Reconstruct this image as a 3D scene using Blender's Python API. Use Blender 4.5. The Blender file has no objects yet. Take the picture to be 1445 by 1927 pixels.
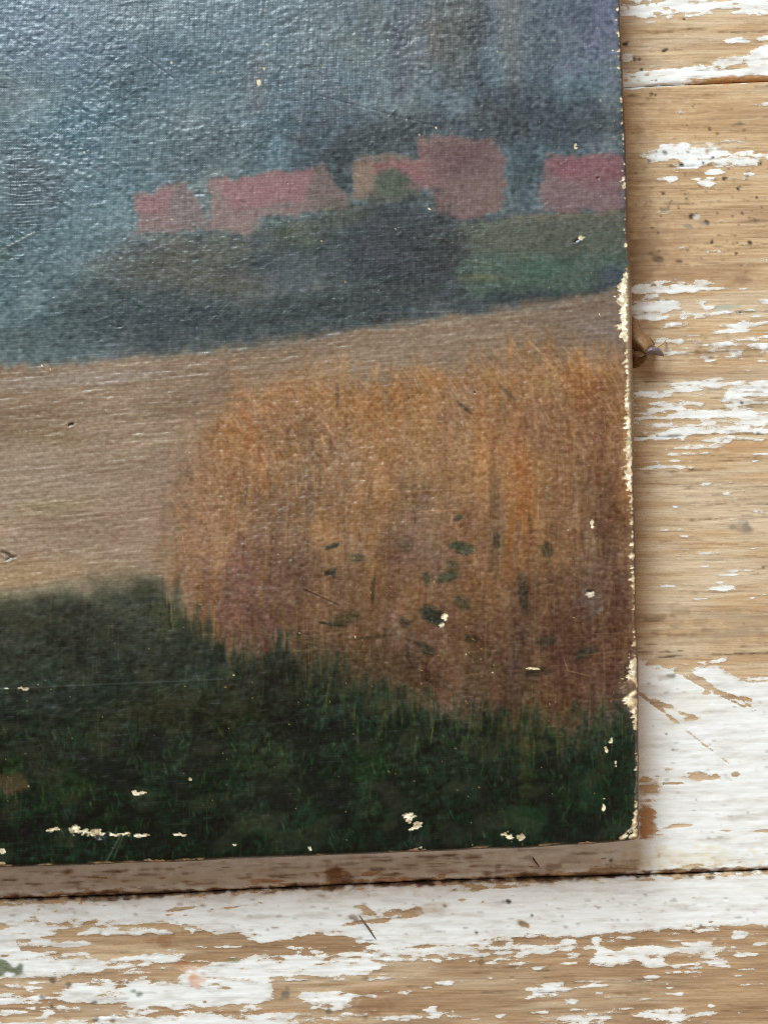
import bpy, bmesh, math, random
import numpy as np
from mathutils import Vector

# ------------------------------------------------------------------ units
# Everything is laid out on the floor plane in "px" (one px = 0.17 mm); z is px above the floor.
S = 0.00017
CX, CY = 722.5, 963.5
D = 0.46                      # camera height above the floor, metres
H = 92.0                      # thickness of the stretched canvas in px (about 15.6 mm)

scene = bpy.context.scene
col_root = scene.collection

# ------------------------------------------------------------------ camera
cam_data = bpy.data.cameras.new("camera")
cam = bpy.data.objects.new("camera", cam_data)
col_root.objects.link(cam)
cam.location = (0, 0, D)
cam.rotation_euler = (0, 0, 0)
cam_data.sensor_fit = 'VERTICAL'
cam_data.angle = 2 * math.atan(1927 * S / 2 / D)
cam_data.clip_start = 0.01
cam_data.clip_end = 50
scene.camera = cam

# ------------------------------------------------------------------ room ambience + window
world = bpy.data.worlds.new("World")
scene.world = world
world.use_nodes = True
wn = world.node_tree.nodes
wn["Background"].inputs[0].default_value = (0.185, 0.126, 0.087, 1)
wn["Background"].inputs[1].default_value = 1.0

def area(name, loc, target, sx, sy, power, color):
    l = bpy.data.lights.new(name, 'AREA')
    l.shape = 'RECTANGLE'; l.size = sx; l.size_y = sy
    l.energy = power; l.color = color
    o = bpy.data.objects.new(name, l)
    col_root.objects.link(o)
    o.location = loc
    d = Vector(target) - Vector(loc)
    o.rotation_euler = d.to_track_quat('-Z', 'Y').to_euler()
    return o

area("window_light", (-0.62, 1.36, 1.10), (0, 0, 0), 0.95, 1.05, 62.0, (0.835, 0.95, 1.0))

area("room_fill_light", (0.78, -0.36, 0.50), (0.05, -0.08, 0), 0.5, 0.5, 2.6, (1.0, 0.84, 0.68))

scene.view_settings.view_transform = 'Standard'
scene.view_settings.look = 'None'
scene.view_settings.exposure = 0.0
scene.view_settings.gamma = 1.0
scene.render.filter_size = 1.0
scene.cycles.pixel_filter_type = 'BLACKMAN_HARRIS'
scene.cycles.filter_width = 1.0
scene.cycles.use_denoising = False

# ------------------------------------------------------------------ helpers
def W(x, y, z=0.0):
    """px layout -> world metres."""
    k = S * (1 - z * S / D)
    return ((x - CX) * k, (CY - y) * k, z * S)

def s2l(c):
    c = np.clip(np.asarray(c, dtype=np.float64) / 255.0, 0, 1)
    return np.where(c <= 0.04045, c / 12.92, ((c + 0.055) / 1.055) ** 2.4)

def lin(r, g, b):
    v = s2l((r, g, b))
    return (float(v[0]), float(v[1]), float(v[2]), 1.0)

def sst(a, b, x):
    t = np.clip((x - a) / (b - a), 0, 1)
    return t * t * (3 - 2 * t)

class Raster:
    def __init__(self, x0, x1, y0, y1, step):
        self.x0, self.y0, self.step = x0, y0, step
        self.w = int((x1 - x0) / step) + 1
        self.h = int((y1 - y0) / step) + 1
        self.xs = x0 + np.arange(self.w) * step
        self.ys = y0 + np.arange(self.h) * step
        kx = np.fft.rfftfreq(self.w, step) * 2 * np.pi
        ky = np.fft.fftfreq(self.h, step) * 2 * np.pi
        self.KX, self.KY = np.meshgrid(kx, ky)
    def noise(self, seed, lx, ly, ang=0.0, hp=0.0):
        """gaussian-filtered noise, unit sigma; ang in degrees (image sense, + = down to the right)"""
        rng = np.random.default_rng(seed)
        n = rng.standard_normal((self.h, self.w))
        f = np.fft.rfft2(n)
        a = math.radians(ang)
        u = self.KX * math.cos(a) + self.KY * math.sin(a)
        v = -self.KX * math.sin(a) + self.KY * math.cos(a)
        q = (u * lx) ** 2 + (v * ly) ** 2
        flt = np.exp(-0.5 * q)
        if hp:
            flt = flt * (1 - np.exp(-0.5 * q * hp * hp))
        r = np.fft.irfft2(f * flt, s=(self.h, self.w))
        r -= r.mean()
        return r / (r.std() + 1e-9)
    def sample(self, arr, x, y):
        fx = np.clip((x - self.x0) / self.step, 0, self.w - 1.001)
        fy = np.clip((y - self.y0) / self.step, 0, self.h - 1.001)
        i = fx.astype(int); j = fy.astype(int)
        a = fx - i; b = fy - j
        if arr.ndim == 3:
            a = a[..., None]; b = b[..., None]
        return (arr[j, i] * (1 - a) * (1 - b) + arr[j, i + 1] * a * (1 - b)
                + arr[j + 1, i] * (1 - a) * b + arr[j + 1, i + 1] * a * b)

def poly_sd(pts, X, Y):
    """signed distance to a polygon, positive inside"""
    pts = np.asarray(pts, float)
    d2 = np.full(X.shape, 1e12)
    ins = np.zeros(X.shape, bool)
    n = len(pts)
    for k in range(n):
        ax, ay = pts[k]; bx, by = pts[(k + 1) % n]
        ex, ey = bx - ax, by - ay
        wx, wy = X - ax, Y - ay
        t = np.clip((wx * ex + wy * ey) / (ex * ex + ey * ey + 1e-9), 0, 1)
        d2 = np.minimum(d2, (wx - ex * t) ** 2 + (wy - ey * t) ** 2)
        if ay != by:
            c = ((ay > Y) != (by > Y)) & (X < (bx - ax) * (Y - ay) / (by - ay) + ax)
            ins ^= c
    d = np.sqrt(d2)
    return np.where(ins, d, -d)

def interp(pts, v):
    p = np.asarray(pts, float)
    return np.interp(v, p[:, 0], p[:, 1])

def grid_faces(nr, nc, offset=0):
    j, i = np.meshgrid(np.arange(nr - 1), np.arange(nc - 1), indexing='ij')
    a = (j * nc + i).ravel() + offset
    return np.stack([a, a + nc, a + nc + 1, a + 1], axis=1)

def make_mesh(name, co, faces, smooth=True):
    me = bpy.data.meshes.new(name)
    me.vertices.add(len(co))
    me.vertices.foreach_set('co', np.ascontiguousarray(co, dtype=np.float32).ravel())
    nf = len(faces); k = faces.shape[1]
    me.loops.add(nf * k)
    me.loops.foreach_set('vertex_index', np.ascontiguousarray(faces, dtype=np.int32).ravel())
    me.polygons.add(nf)
    me.polygons.foreach_set('loop_start', np.arange(0, nf * k, k, dtype=np.int32))
    me.polygons.foreach_set('loop_total', np.full(nf, k, dtype=np.int32))
    me.update(calc_edges=True)
    if smooth:
        me.polygons.foreach_set('use_smooth', np.ones(nf, dtype=bool))
    return me

def attr_color(me, name, rgba):
    a = me.attributes.new(name, 'FLOAT_COLOR', 'POINT')
    a.data.foreach_set('color', np.ascontiguousarray(rgba, dtype=np.float32).ravel())

def attr_float(me, name, v):
    a = me.attributes.new(name, 'FLOAT', 'POINT')
    a.data.foreach_set('value', np.ascontiguousarray(v, dtype=np.float32).ravel())

def link(name, me, mat=None, parent=None, origin=None):
    o = bpy.data.objects.new(name, me)
    col_root.objects.link(o)
    if mat: me.materials.append(mat)
    if parent: o.parent = parent
    return o

def tag(o, label, cat, group=None):
    o['label'] = label; o['category'] = cat
    if group: o['group'] = group

def empty(name, loc=(0, 0, 0)):
    o = bpy.data.objects.new(name, None)
    o.empty_display_size = 0.02
    col_root.objects.link(o)
    o.location = loc
    return o

class Mat:
    """small node-tree builder"""
    def __init__(self, name):
        self.m = bpy.data.materials.new(name)
        self.m.use_nodes = True
        self.t = self.m.node_tree
        self.b = self.t.nodes['Principled BSDF']
    def n(self, typ, **kw):
        nd = self.t.nodes.new(typ)
        for k, v in kw.items():
            if k.startswith('i_'):
                nd.inputs[k[2:].replace('_', ' ')].default_value = v
            else:
                setattr(nd, k, v)
        return nd
    def l(self, a, b):
        self.t.links.new(a, b)
    def setin(self, sock, v):
        if hasattr(v, 'is_linked') or isinstance(v, bpy.types.NodeSocket):
            self.l(v, sock)
        else:
            sock.default_value = v
    def math(self, op, a, b=0.0, c=0.0, clamp=False):
        nd = self.n('ShaderNodeMath', operation=op, use_clamp=clamp)
        self.setin(nd.inputs[0], a); self.setin(nd.inputs[1], b)
        if op in ('MULTIPLY_ADD', 'SMOOTH_MIN'):
            self.setin(nd.inputs[2], c)
        return nd.outputs[0]
    def mix(self, f, a, b, blend='MIX'):
        nd = self.n('ShaderNodeMix', data_type='RGBA', blend_type=blend)
        self.setin(nd.inputs[0], f); self.setin(nd.inputs[6], a); self.setin(nd.inputs[7], b)
        return nd.outputs[2]
    def noise(self, vec, scale, detail=4, rough=0.55, dist=0.0):
        nd = self.n('ShaderNodeTexNoise')
        nd.inputs['Scale'].default_value = scale
        nd.inputs['Detail'].default_value = detail
        nd.inputs['Roughness'].default_value = rough
        nd.inputs['Distortion'].default_value = dist
        self.l(vec, nd.inputs['Vector'])
        return nd.outputs['Fac']
    def mapping(self, vec, scale=(1, 1, 1), rot=(0, 0, 0)):
        nd = self.n('ShaderNodeMapping')
        nd.inputs['Scale'].default_value = scale
        nd.inputs['Rotation'].default_value = rot
        self.l(vec, nd.inputs['Vector'])
        return nd.outputs[0]
    def smooth(self, v, a, b, lo=0.0, hi=1.0):
        nd = self.n('ShaderNodeMapRange', interpolation_type='SMOOTHSTEP')
        self.l(v, nd.inputs[0])
        nd.inputs[1].default_value = a; nd.inputs[2].default_value = b
        nd.inputs[3].default_value = lo; nd.inputs[4].default_value = hi
        return nd.outputs[0]
    def ramp(self, v, stops):
        nd = self.n('ShaderNodeValToRGB')
        e = nd.color_ramp.elements
        while len(e) < len(stops): e.new(0.5)
        for k, (p, c) in enumerate(stops):
            e[k].position = p; e[k].color = c
        self.l(v, nd.inputs[0])
        return nd.outputs[0]
    def attr(self, name):
        return self.n('ShaderNodeAttribute', attribute_name=name)

TILT = -2.4   # boards and canvas lie turned by about this angle (degrees, image sense)

# ================================================================== FLOOR
FR = Raster(-520, 2020, -640, 2640, 2.4)
FX, FY = np.meshgrid(FR.xs, FR.ys)
_t = math.radians(TILT)
FU = FX * math.cos(_t) + FY * math.sin(_t)      # along the grain
FV = -FX * math.sin(_t) + FY * math.cos(_t)     # across the grain

cov = np.full(FX.shape, -1.7)
def ewin(cx, cy, R):
    i0 = max(0, int((cx - R - FR.x0) / FR.step)); i1 = min(FR.w, int((cx + R - FR.x0) / FR.step) + 2)
    j0 = max(0, int((cy - R - FR.y0) / FR.step)); j1 = min(FR.h, int((cy + R - FR.y0) / FR.step) + 2)
    return slice(j0, j1), slice(i0, i1)
def erad(sl, cx, cy, rx, ry, ang):
    a = math.radians(ang)
    dx = FX[sl] - cx; dy = FY[sl] - cy
    u = dx * math.cos(a) + dy * math.sin(a); v = -dx * math.sin(a) + dy * math.cos(a)
    return np.sqrt((u / rx) ** 2 + (v / ry) ** 2)
def pell(cx, cy, rx, ry, v=1.3, ang=TILT):
    """ellipse of white paint; v is the value in the middle (0 = half flaked)"""
    sl = ewin(cx, cy, max(rx, ry) * 2.2 + 6)
    if cov[sl].size == 0: return
    r = erad(sl, cx, cy, rx, ry, ang)
    cov[sl] = np.maximum(cov[sl], np.clip(v + 0.45 - 1.15 * r ** 1.3, -1.7, v))
def pcut(cx, cy, rx, ry, v=1.4, ang=TILT):
    """ellipse of bare wood inside paint"""
    sl = ewin(cx, cy, max(rx, ry) * 2.2 + 6)
    if cov[sl].size == 0: return
    r = erad(sl, cx, cy, rx, ry, ang)
    cov[sl] = np.minimum(cov[sl], np.clip(-v - 0.2 + 1.9 * r ** 1.5, -v, 3))
def ppoly(pts, soft=9, v=1.4):
    p = np.array(pts); 
    sl = (slice(max(0, int((p[:, 1].min() - 60 - FR.y0) / FR.step)), min(FR.h, int((p[:, 1].max() + 60 - FR.y0) / FR.step))),
          slice(max(0, int((p[:, 0].min() - 60 - FR.x0) / FR.step)), min(FR.w, int((p[:, 0].max() + 60 - FR.x0) / FR.step))))
    d = poly_sd(pts, FX[sl], FY[sl])
    cov[sl] = np.maximum(cov[sl], np.clip(d / soft, -1.7, v))
def pcutpoly(pts, soft=9, v=1.4):
    p = np.array(pts)
    sl = (slice(max(0, int((p[:, 1].min() - 60 - FR.y0) / FR.step)), min(FR.h, int((p[:, 1].max() + 60 - FR.y0) / FR.step))),
          slice(max(0, int((p[:, 0].min() - 60 - FR.x0) / FR.step)), min(FR.w, int((p[:, 0].max() + 60 - FR.x0) / FR.step))))
    d = poly_sd(pts, FX[sl], FY[sl])
    cov[sl] = np.minimum(cov[sl], np.clip(-d / soft, -v, 3))
def pline(x0, y0, x1, y1, w, v=1.2):
    """thin scratch through the paint"""
    n = max(2, int(math.hypot(x1 - x0, y1 - y0) / 6))
    for k in range(n + 1):
        t = k / n
        pcut(x0 + (x1 - x0) * t, y0 + (y1 - y0) * t, w * 1.6, w, v, math.degrees(math.atan2(y1 - y0, x1 - x0)))

# --- large painted areas -------------------------------------------------
# plank above (right of the canvas, top)
ppoly([(-520, -640), (2020, -640), (2020, 10), (1445, 28), (1418, 33), (1400, 24), (1345, 16), (1335, 26), (1288, 33), (1250, 33), (1215, 38), (1170, 34), (900, 30), (-520, 60)], 6)
rng = random.Random(4)
for k in range(34):
    pcut(rng.uniform(1168, 1445), rng.uniform(-10, 30), rng.uniform(3, 9), rng.uniform(2, 4), 0.9)
pcut(1365, 20, 34, 5, 1.5); pcut(1240, 2, 12, 3); pcut(1365, 0, 22, 4)
ppoly([(1150, 133), (1262, 130), (1292, 121), (1336, 118), (1350, 106), (1410, 100), (1445, 80), (1900, 40), (1900, 120), (1445, 148), (1405, 144), (1380, 150), (1330, 152), (1260, 162), (1150, 170)], 6)
pell(1384, 78, 20, 4); pell(1440, 72, 16, 4); pell(1178, 111, 10, 6)
for x, y in ((1190, 145), (1215, 142), (1175, 152), (1200, 152), (1228, 152)): pcut(x, y, 6, 2, 1)
# middle plank, upper right
ppoly([(1205, 292), (1225, 286), (1245, 272), (1260, 276), (1270, 284), (1284, 268), (1298, 280), (1330, 280), (1332, 270), (1345, 276), (1372, 290), (1408, 288), (1445, 290), (1520, 292), (1520, 306), (1445, 308), (1438, 300), (1422, 313), (1380, 311), (1336, 308), (1325, 315), (1265, 317), (1282, 309), (1275, 302), (1222, 302)], 5, 1.5)
pell(1255, 335, 15, 4); pell(1330, 345, 14, 4); pell(1345, 324, 12, 3); pell(1340, 336, 8, 2); pell(1310, 338, 8, 2)
pell(1262, 338, 8, 5); pell(1408, 329, 8, 2); pell(1400, 336, 6, 2)
pell(1248, 542, 66, 8); pell(1222, 581, 40, 12); pell(1255, 574, 18, 6); pell(1225, 558, 14, 3)
pell(1215, 590, 18, 8); pell(1320, 569, 9, 3); pell(1330, 578, 12, 4); pell(1440, 567, 14, 3)
pell(1330, 590, 80, 3, 0.5); pell(1390, 612, 50, 4, 0.8); pell(1380, 622, 30, 3, 1)
for k in range(60):
    pell(rng.uniform(1210, 1450), rng.uniform(575, 680), rng.uniform(5, 17), rng.uniform(1.2, 2.4), rng.uniform(0.0, 1.1))
pell(1345, 628, 120, 44, -0.55)
pell(1440, 655, 20, 5, 0.8)
# streaky zone
pell(1290, 778, 130, 46, 0.05); pell(1340, 728, 150, 10, 0.35); pell(1400, 742, 60, 7, 0.7)
for c in ((1330, 781, 80, 7), (1310, 811, 75, 7), (1395, 782, 35, 3), (1250, 770, 40, 5), (1300, 841, 45, 4), (1250, 823, 45, 4), (1300, 854, 30, 3), (1355, 857, 25, 2),
          (1280, 762, 50, 4), (1400, 720, 50, 3), (1320, 718, 35, 4), (1260, 722, 50, 2), (1300, 735, 30, 3), (1375, 745, 40, 5), (1385, 761, 25, 3), (1240, 745, 35, 5),
          (1360, 802, 50, 5), (1430, 811, 20, 2), (1210, 790, 30, 5), (1215, 740, 25, 4), (1210, 826, 30, 3), (1360, 825, 26, 6), (1425, 728, 30, 3), (1440, 735, 30, 4)):
    pell(*c)
for k in range(70):
    pell(rng.uniform(1195, 1440), rng.gauss(778, 38), rng.uniform(8, 35), rng.uniform(1.2, 2.6), rng.uniform(0.1, 1.1))
pcut(1310, 824, 18, 7); pcut(1345, 748, 22, 12); pcut(1215, 752, 12, 4); pcut(1230, 792, 26, 4); pcut(1400, 765, 26, 5); pcut(1300, 765, 16, 4)
pell(1250, 880, 30, 2, 0.8); pell(1270, 888, 30, 2, 0.4)
for k in range(60):
    pell(rng.uniform(1200, 1450), rng.uniform(865, 1130), rng.uniform(4, 16), rng.uniform(0.9, 1.8), rng.uniform(-0.2, 0.8))
pell(1365, 1083, 16, 3); pell(1362, 1106, 18, 5); pell(1262, 1103, 18, 2); pell(1440, 1085, 12, 2); pell(1375, 1075, 14, 2)
pell(1300, 995, 60, 2, 0.3); pell(1300, 1043, 70, 2, 0.3); pell(1252, 883, 40, 3, 0.5)
# large white area, lower right, running under the canvas to the joint
ppoly([(-520, 1690), (-520, 1480), (1100, 1300), (1198, 1233), (1214, 1240), (1235, 1250), (1262, 1258), (1285, 1262), (1300, 1257), (1330, 1250), (1348, 1250), (1366, 1262), (1392, 1274), (1408, 1268), (1445, 1266), (1900, 1240), (2020, 1250), (2020, 1618), (1445, 1632), (900, 1655), (600, 1668), (300, 1682), (0, 1692)], 7, 3.0)
pell(1346, 1244, 12, 3, 1.3); pell(1320, 1246, 8, 2, 1.2)
pline(1277, 1256, 1315, 1280, 4); pline(1315, 1280, 1352, 1304, 6); pline(1352, 1304, 1378, 1312, 6); pline(1378, 1312, 1410, 1318, 4)
pline(1275, 1264, 1330, 1298, 2.2); pline(1330, 1298, 1400, 1330, 2.2, 0.8); pline(1400, 1322, 1425, 1340, 2.2); pline(1425, 1340, 1470, 1365, 1.8)
pline(1204, 1306, 1240, 1332, 4, 0.9); pline(1240, 1332, 1280, 1366, 3.6, 1.0); pline(1280, 1366, 1320, 1398, 2.6); pline(1320, 1398, 1370, 1436, 2, 0.6)
pline(1230, 1318, 1290, 1345, 5, 0.5); pcut(1298, 1350, 18, 7, 0.4); pcut(1294, 1371, 20, 2.4, 0.8)
pcut(1338, 1293, 12, 3, 0.8); pcut(1330, 1303, 10, 5, 0.2); pcut(1425, 1282, 26, 3, 0.5)
pcut(1306, 1461, 26, 8); pcut(1330, 1463, 18, 4); pcut(1345, 1459, 6, 3); pcut(1384, 1457, 7, 3); pcut(1236, 1461, 12, 3, 0.8)
pcut(1222, 1485, 22, 13, 0.9); pcut(1212, 1468, 24, 9, 0.5); pcut(1262, 1474, 28, 3, 0.6); pcut(1255, 1447, 16, 6, 0.1); pcut(1222, 1506, 18, 5, 0.5)
pcut(1216, 1547, 18, 29, 1.3, 8); pcut(1280, 1554, 22, 3.4, 1.2); pcut(1256, 1558, 12, 2, 0.8); pcut(1236, 1571, 22, 2, 0.7); pcut(1440, 1563, 26, 3.4, 1.2); pcut(1366, 1563, 14, 2.2, 0.8)
pcut(1430, 1640, 120, 9, 1.4); pcut(1330, 1640, 60, 4, 0.7)
pell(1417, 1634, 8, 2.2, 1); pell(1425, 1642, 12, 3, 1)
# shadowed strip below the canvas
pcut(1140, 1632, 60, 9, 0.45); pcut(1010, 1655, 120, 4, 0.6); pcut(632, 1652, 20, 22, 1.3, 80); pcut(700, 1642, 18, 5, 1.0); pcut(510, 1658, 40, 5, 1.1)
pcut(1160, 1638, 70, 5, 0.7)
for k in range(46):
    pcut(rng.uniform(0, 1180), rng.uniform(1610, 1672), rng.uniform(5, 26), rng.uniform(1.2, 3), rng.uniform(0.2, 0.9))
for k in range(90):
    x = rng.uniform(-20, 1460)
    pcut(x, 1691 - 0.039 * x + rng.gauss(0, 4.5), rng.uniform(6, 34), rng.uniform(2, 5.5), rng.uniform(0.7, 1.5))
# --- bottom plank ---------------------------------------------------------
ppoly([(-520, 1716), (0, 1698), (300, 1688), (600, 1672), (900, 1660), (1200, 1650), (1445, 1642), (2020, 1622), (2020, 1722), (1445, 1741), (1380, 1746), (1250, 1754), (1060, 1762), (880, 1775), (700, 1786),
       (640, 1760), (600, 1752), (540, 1770), (490, 1775), (480, 1765), (360, 1753), (310, 1739), (140, 1735), (0, 1741), (-520, 1760)], 6, 2.6)
for k in range(40):
    pcut(rng.uniform(0, 1445), rng.uniform(1690, 1745), rng.uniform(3, 12), rng.uniform(1.5, 4), rng.uniform(-0.3, 0.5))
pcut(345, 1710, 46, 4, 0.6, -9); pcut(440, 1707, 40, 2.5, 0.4, -8); pcut(760, 1716, 46, 11, 1.0, -8); pcut(700, 1733, 60, 6, 0.6, -8)
pcut(905, 1672, 70, 8, 0.7, -6); pcut(985, 1738, 13, 7, 1.0, 25); pcut(870, 1695, 10, 5, 1.0); pcut(700, 1720, 30, 7, .7, 30); pcut(1150, 1650, 120, 3, 0.8)
# white bands left
ppoly([(-520, 1770), (0, 1746), (35, 1760), (40, 1790), (-20, 1800), (-520, 1800)], 6)
pell(60, 1752, 60, 9); pell(190, 1753, 32, 6); pell(265, 1751, 18, 5); pell(305, 1755, 12, 3); pell(60, 1774, 34, 7); pell(130, 1778, 22, 5)
ppoly([(-520, 1850), (-520, 1800), (0, 1800), (50, 1790), (110, 1797), (190, 1803), (330, 1788), (345, 1800), (335, 1815), (220, 1828), (150, 1836), (60, 1838), (0, 1842)], 7)
ppoly([(104, 1868), (140, 1848), (330, 1846), (350, 1820), (400, 1815), (470, 1800), (530, 1806), (560, 1800), (720, 1797), (720, 1830), (640, 1840), (560, 1838), (510, 1842), (506, 1860), (520, 1878), (480, 1900), (440, 1904), (400, 1890), (330, 1890), (270, 1905), (250, 1896), (180, 1885), (130, 1885)], 7)
pell(62, 1862, 14, 4); pell(90, 1902, 10, 6); pell(10, 1880, 20, 6); pell(20, 1905, 24, 2.5); pell(70, 1876, 12, 3)
pell(620, 1885, 30, 14, 0.9); pell(575, 1876, 12, 5); pell(640, 1915, 50, 4); pell(500, 1915, 60, 6); pell(660, 1873, 12, 3); pell(700, 1874, 8, 3)
ppoly([(0, 1925), (200, 1920), (400, 1908), (560, 1918), (560, 1950), (0, 1950)], 6)
pcut(430, 1898, 30, 12, 1.0); pcut(300, 1897, 28, 7, 1.0); pcut(385, 1887, 8, 5, 1); pcut(360, 1888, 12, 3, .8)
pcut(345, 1823, 12, 24, 0.3, 60)
# white bands right
pell(790, 1792, 120, 6, 1.2); pell(760, 1806, 70, 11, 0.9); pell(980, 1790, 110, 6, 0.9); pell(960, 1803, 40, 5, 0.9); pell(1080, 1797, 14, 6, .8)
ppoly([(1108, 1815), (1120, 1790), (1115, 1764), (1126, 1762), (1128, 1778), (1160, 1788), (1200, 1780), (1240, 1778), (1276, 1790), (1250, 1803), (1256, 1815), (1230, 1825), (1195, 1812), (1150, 1818)], 5)
pell(1325, 1783, 30, 9); pell(1300, 1790, 16, 5); pell(1345, 1812, 18, 6); pell(1290, 1824, 32, 4); pell(1400, 1796, 20, 3); pell(1340, 1800, 26, 3); pell(1440, 1778, 16, 5)
ppoly([(1372, 1762), (1395, 1750), (1404, 1752), (1400, 1770), (1380, 1770)], 4)
pell(1072, 1772, 12, 6, 1.2); pell(1180, 1765, 14, 4, .8)
pell(840, 1850, 12, 4); pell(765, 1867, 14, 4); pell(800, 1859, 14, 2.5); pell(1035, 1864, 32, 7); pell(1030, 1853, 16, 3); pell(1015, 1876, 16, 2.5); pell(1110, 1855, 26, 3); pell(1130, 1848, 14, 3); pell(1075, 1885, 14, 5); pell(1120, 1870, 12, 3)
pell(770, 1913, 70, 5); pell(808, 1900, 12, 5); pell(1085, 1916, 46, 13); pell(1010, 1907, 20, 2); pell(1250, 1903, 40, 8); pell(1270, 1917, 34, 5); pell(1330, 1908, 20, 3); pell(940, 1912, 10, 3)
for k in range(60):
    pell(rng.uniform(0, 1445), rng.uniform(1795, 1930), rng.uniform(3, 12), rng.uniform(1.2, 3.2), rng.uniform(-0.1, 1.0))

for k in range(160):
    x = rng.uniform(0, 1445); y = rng.uniform(1770, 1935)
    pell(x, y, rng.uniform(8, 40), rng.uniform(1.0, 2.4), rng.uniform(-0.1, 0.9))
for k in range(110):
    x = rng.uniform(0, 1445); y = rng.uniform(1745, 1935)
    pcut(x, y, rng.uniform(8, 40), rng.uniform(1.0, 2.2), rng.uniform(0.1, 0.9))
cov -= .42 * sst(1785, 1820, FY + .04 * (FX - 700)) * sst(600, 760, FX)
streak1 = FR.noise(11, 26, 2.4, TILT)
streak2 = FR.noise(12, 8, 1.7, TILT)
iso1 = FR.noise(13, 3.2, 2.2, TILT)
big1 = FR.noise(14, 60, 20, TILT)
cov = cov + 0.38 * streak1 + 0.50 * streak2 + 0.22 * iso1 + 0.12 * big1 + 0.25 * FR.noise(24, 16, 1.3, TILT)

# --- stains and some painted canvas shade: rgba layer over wood and paint ------------------------------
stain_shade = np.zeros(FX.shape + (4,))
fdent = np.zeros(FX.shape)
wob = FR.noise(15, 3.5, 3.0) * 0.22 + FR.noise(16, 9, 3, TILT) * 0.2
def st(cx, cy, rx, ry, rgb, a=0.8, ang=TILT, soft=0.5, dent=0.0):
    sl = ewin(cx, cy, max(rx, ry) * 1.8 + 6)
    if stain_shade[sl].size == 0: return
    r = erad(sl, cx, cy, rx, ry, ang) + wob[sl]
    m = (1 - sst(1 - soft, 1 + soft * 0.5, r)) * a
    c = s2l(rgb)
    old = stain_shade[sl]
    na = m + old[..., 3] * (1 - m)
    for q in range(3):
        old[..., q] = np.where(na > 1e-5, (c[q] * m + old[..., q] * old[..., 3] * (1 - m)) / np.maximum(na, 1e-5), 0)
    old[..., 3] = na
    if dent:
        fdent[sl] += dent * (1 - sst(0.3, 1.0, r))
# dark specks beside the canvas (positions seen in the photograph)
for x, y, r_ in ((1286, 36, 4), (1176, 84, 5), (1250, 95, 4), (1193, 112, 4), (1202, 112, 4), (1207, 131, 5), (1233, 152, 4), (1380, 153, 4), (1225, 176, 5), (1232, 179, 3),
                 (1303, 201, 3), (1308, 216, 2), (1292, 235, 5), (1335, 243, 3), (1400, 245, 3), (1350, 252, 3), (1282, 310, 4.5), (1322, 307, 3), (1340, 297, 3), (1294, 287, 3), (1430, 309, 3.4),
                 (1221, 303, 4), (1362, 337, 4), (1389, 357, 4), (1424, 372, 3), (1276, 392, 3.5), (1247, 365, 3.5), (1395, 402, 3.4), (1329, 418, 4.5), (1301, 407, 5), (1243, 407, 4),
                 (1227, 428, 3.5), (1339, 456, 5), (1293, 472, 4), (1384, 478, 4), (1238, 440, 3), (1257, 452, 3), (1288, 366, 2.5), (1263, 377, 2.5), (1378, 406, 3), (1387, 457, 3),
                 (1240, 473, 5), (1226, 478, 4), (1410, 456, 3.5), (1396, 758, 3), (1435, 1068, 3), (1253, 1381, 3.4), (1000, 1722, 4), (956, 1697, 5), (838, 1706, 4), (896, 1756, 3),
                 (1318, 1743, 4), (1302, 1756, 3), (1200, 1650, 4), (1160, 1614, 4), (1148, 1620, 5)):
    st(x, y, r_ * 1.05, r_ * 0.7, (44, 32, 23), 0.95, rng.uniform(-30, 30), 0.3, -0.9)
    for q in range(3):
        st(x + rng.gauss(0, r_), y + rng.gauss(0, r_ * .6), r_ * rng.uniform(.3, .7), r_ * rng.uniform(.2, .45), (60, 44, 30), rng.uniform(.5, .9), rng.uniform(-40, 40), .3, -.4)
for k in range(170):
    st(rng.uniform(1195, 1445), rng.triangular(150, 560, 330), rng.uniform(1.5, 3.2), rng.uniform(1.2, 2.2), (86, 62, 42), rng.uniform(0.3, 0.75))
for k in range(40):
    st(rng.uniform(1200, 1445), rng.uniform(560, 1240), rng.uniform(1.5, 4), rng.uniform(1.0, 1.8), (92, 72, 52), rng.uniform(0.25, 0.6))
for k in range(90):
    st(rng.uniform(1205, 1445), rng.uniform(1280, 1640), rng.uniform(1.5, 6), rng.uniform(1, 1.8), (140, 128, 112), rng.uniform(0.25, 0.7))
for k in range(150):
    st(rng.uniform(0, 1445), rng.uniform(1680, 1770), rng.uniform(1.5, 7), rng.uniform(1, 2.0), (140, 122, 104), rng.uniform(0.3, 0.75))
st(1237, 488, 11, 8, (62, 40, 36), 0.9, 0, .5, -1.5); st(1235, 478, 10, 8, (130, 100, 84), .6); st(1279, 492, 8, 2.8, (44, 32, 24), 0.9, 0, .5, -1)
st(1250, 287, 6, 6, (96, 86, 80), .85); st(1392, 233, 22, 4.5, (78, 80, 70), 0.9, -6); st(1249, 396, 8, 3.5, (120, 116, 112), .8); st(1290, 425, 11, 4, (128, 122, 112), .8, 14)
st(1310, 408, 5, 4, (205, 195, 185), .8); st(1320, 420, 8, 3, (135, 125, 120), .7); st(1400, 528, 18, 8, (130, 98, 74), 0.6); st(1365, 580, 22, 5, (168, 176, 158), 0.8)
st(1395, 989, 21, 13, (150, 132, 112), 0.62, 10); st(1405, 990, 8, 8, (126, 112, 100), 0.6); st(1378, 992, 6, 6, (126, 112, 100), 0.6); st(1392, 982, 10, 3, (180, 165, 150), 0.8)
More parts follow.
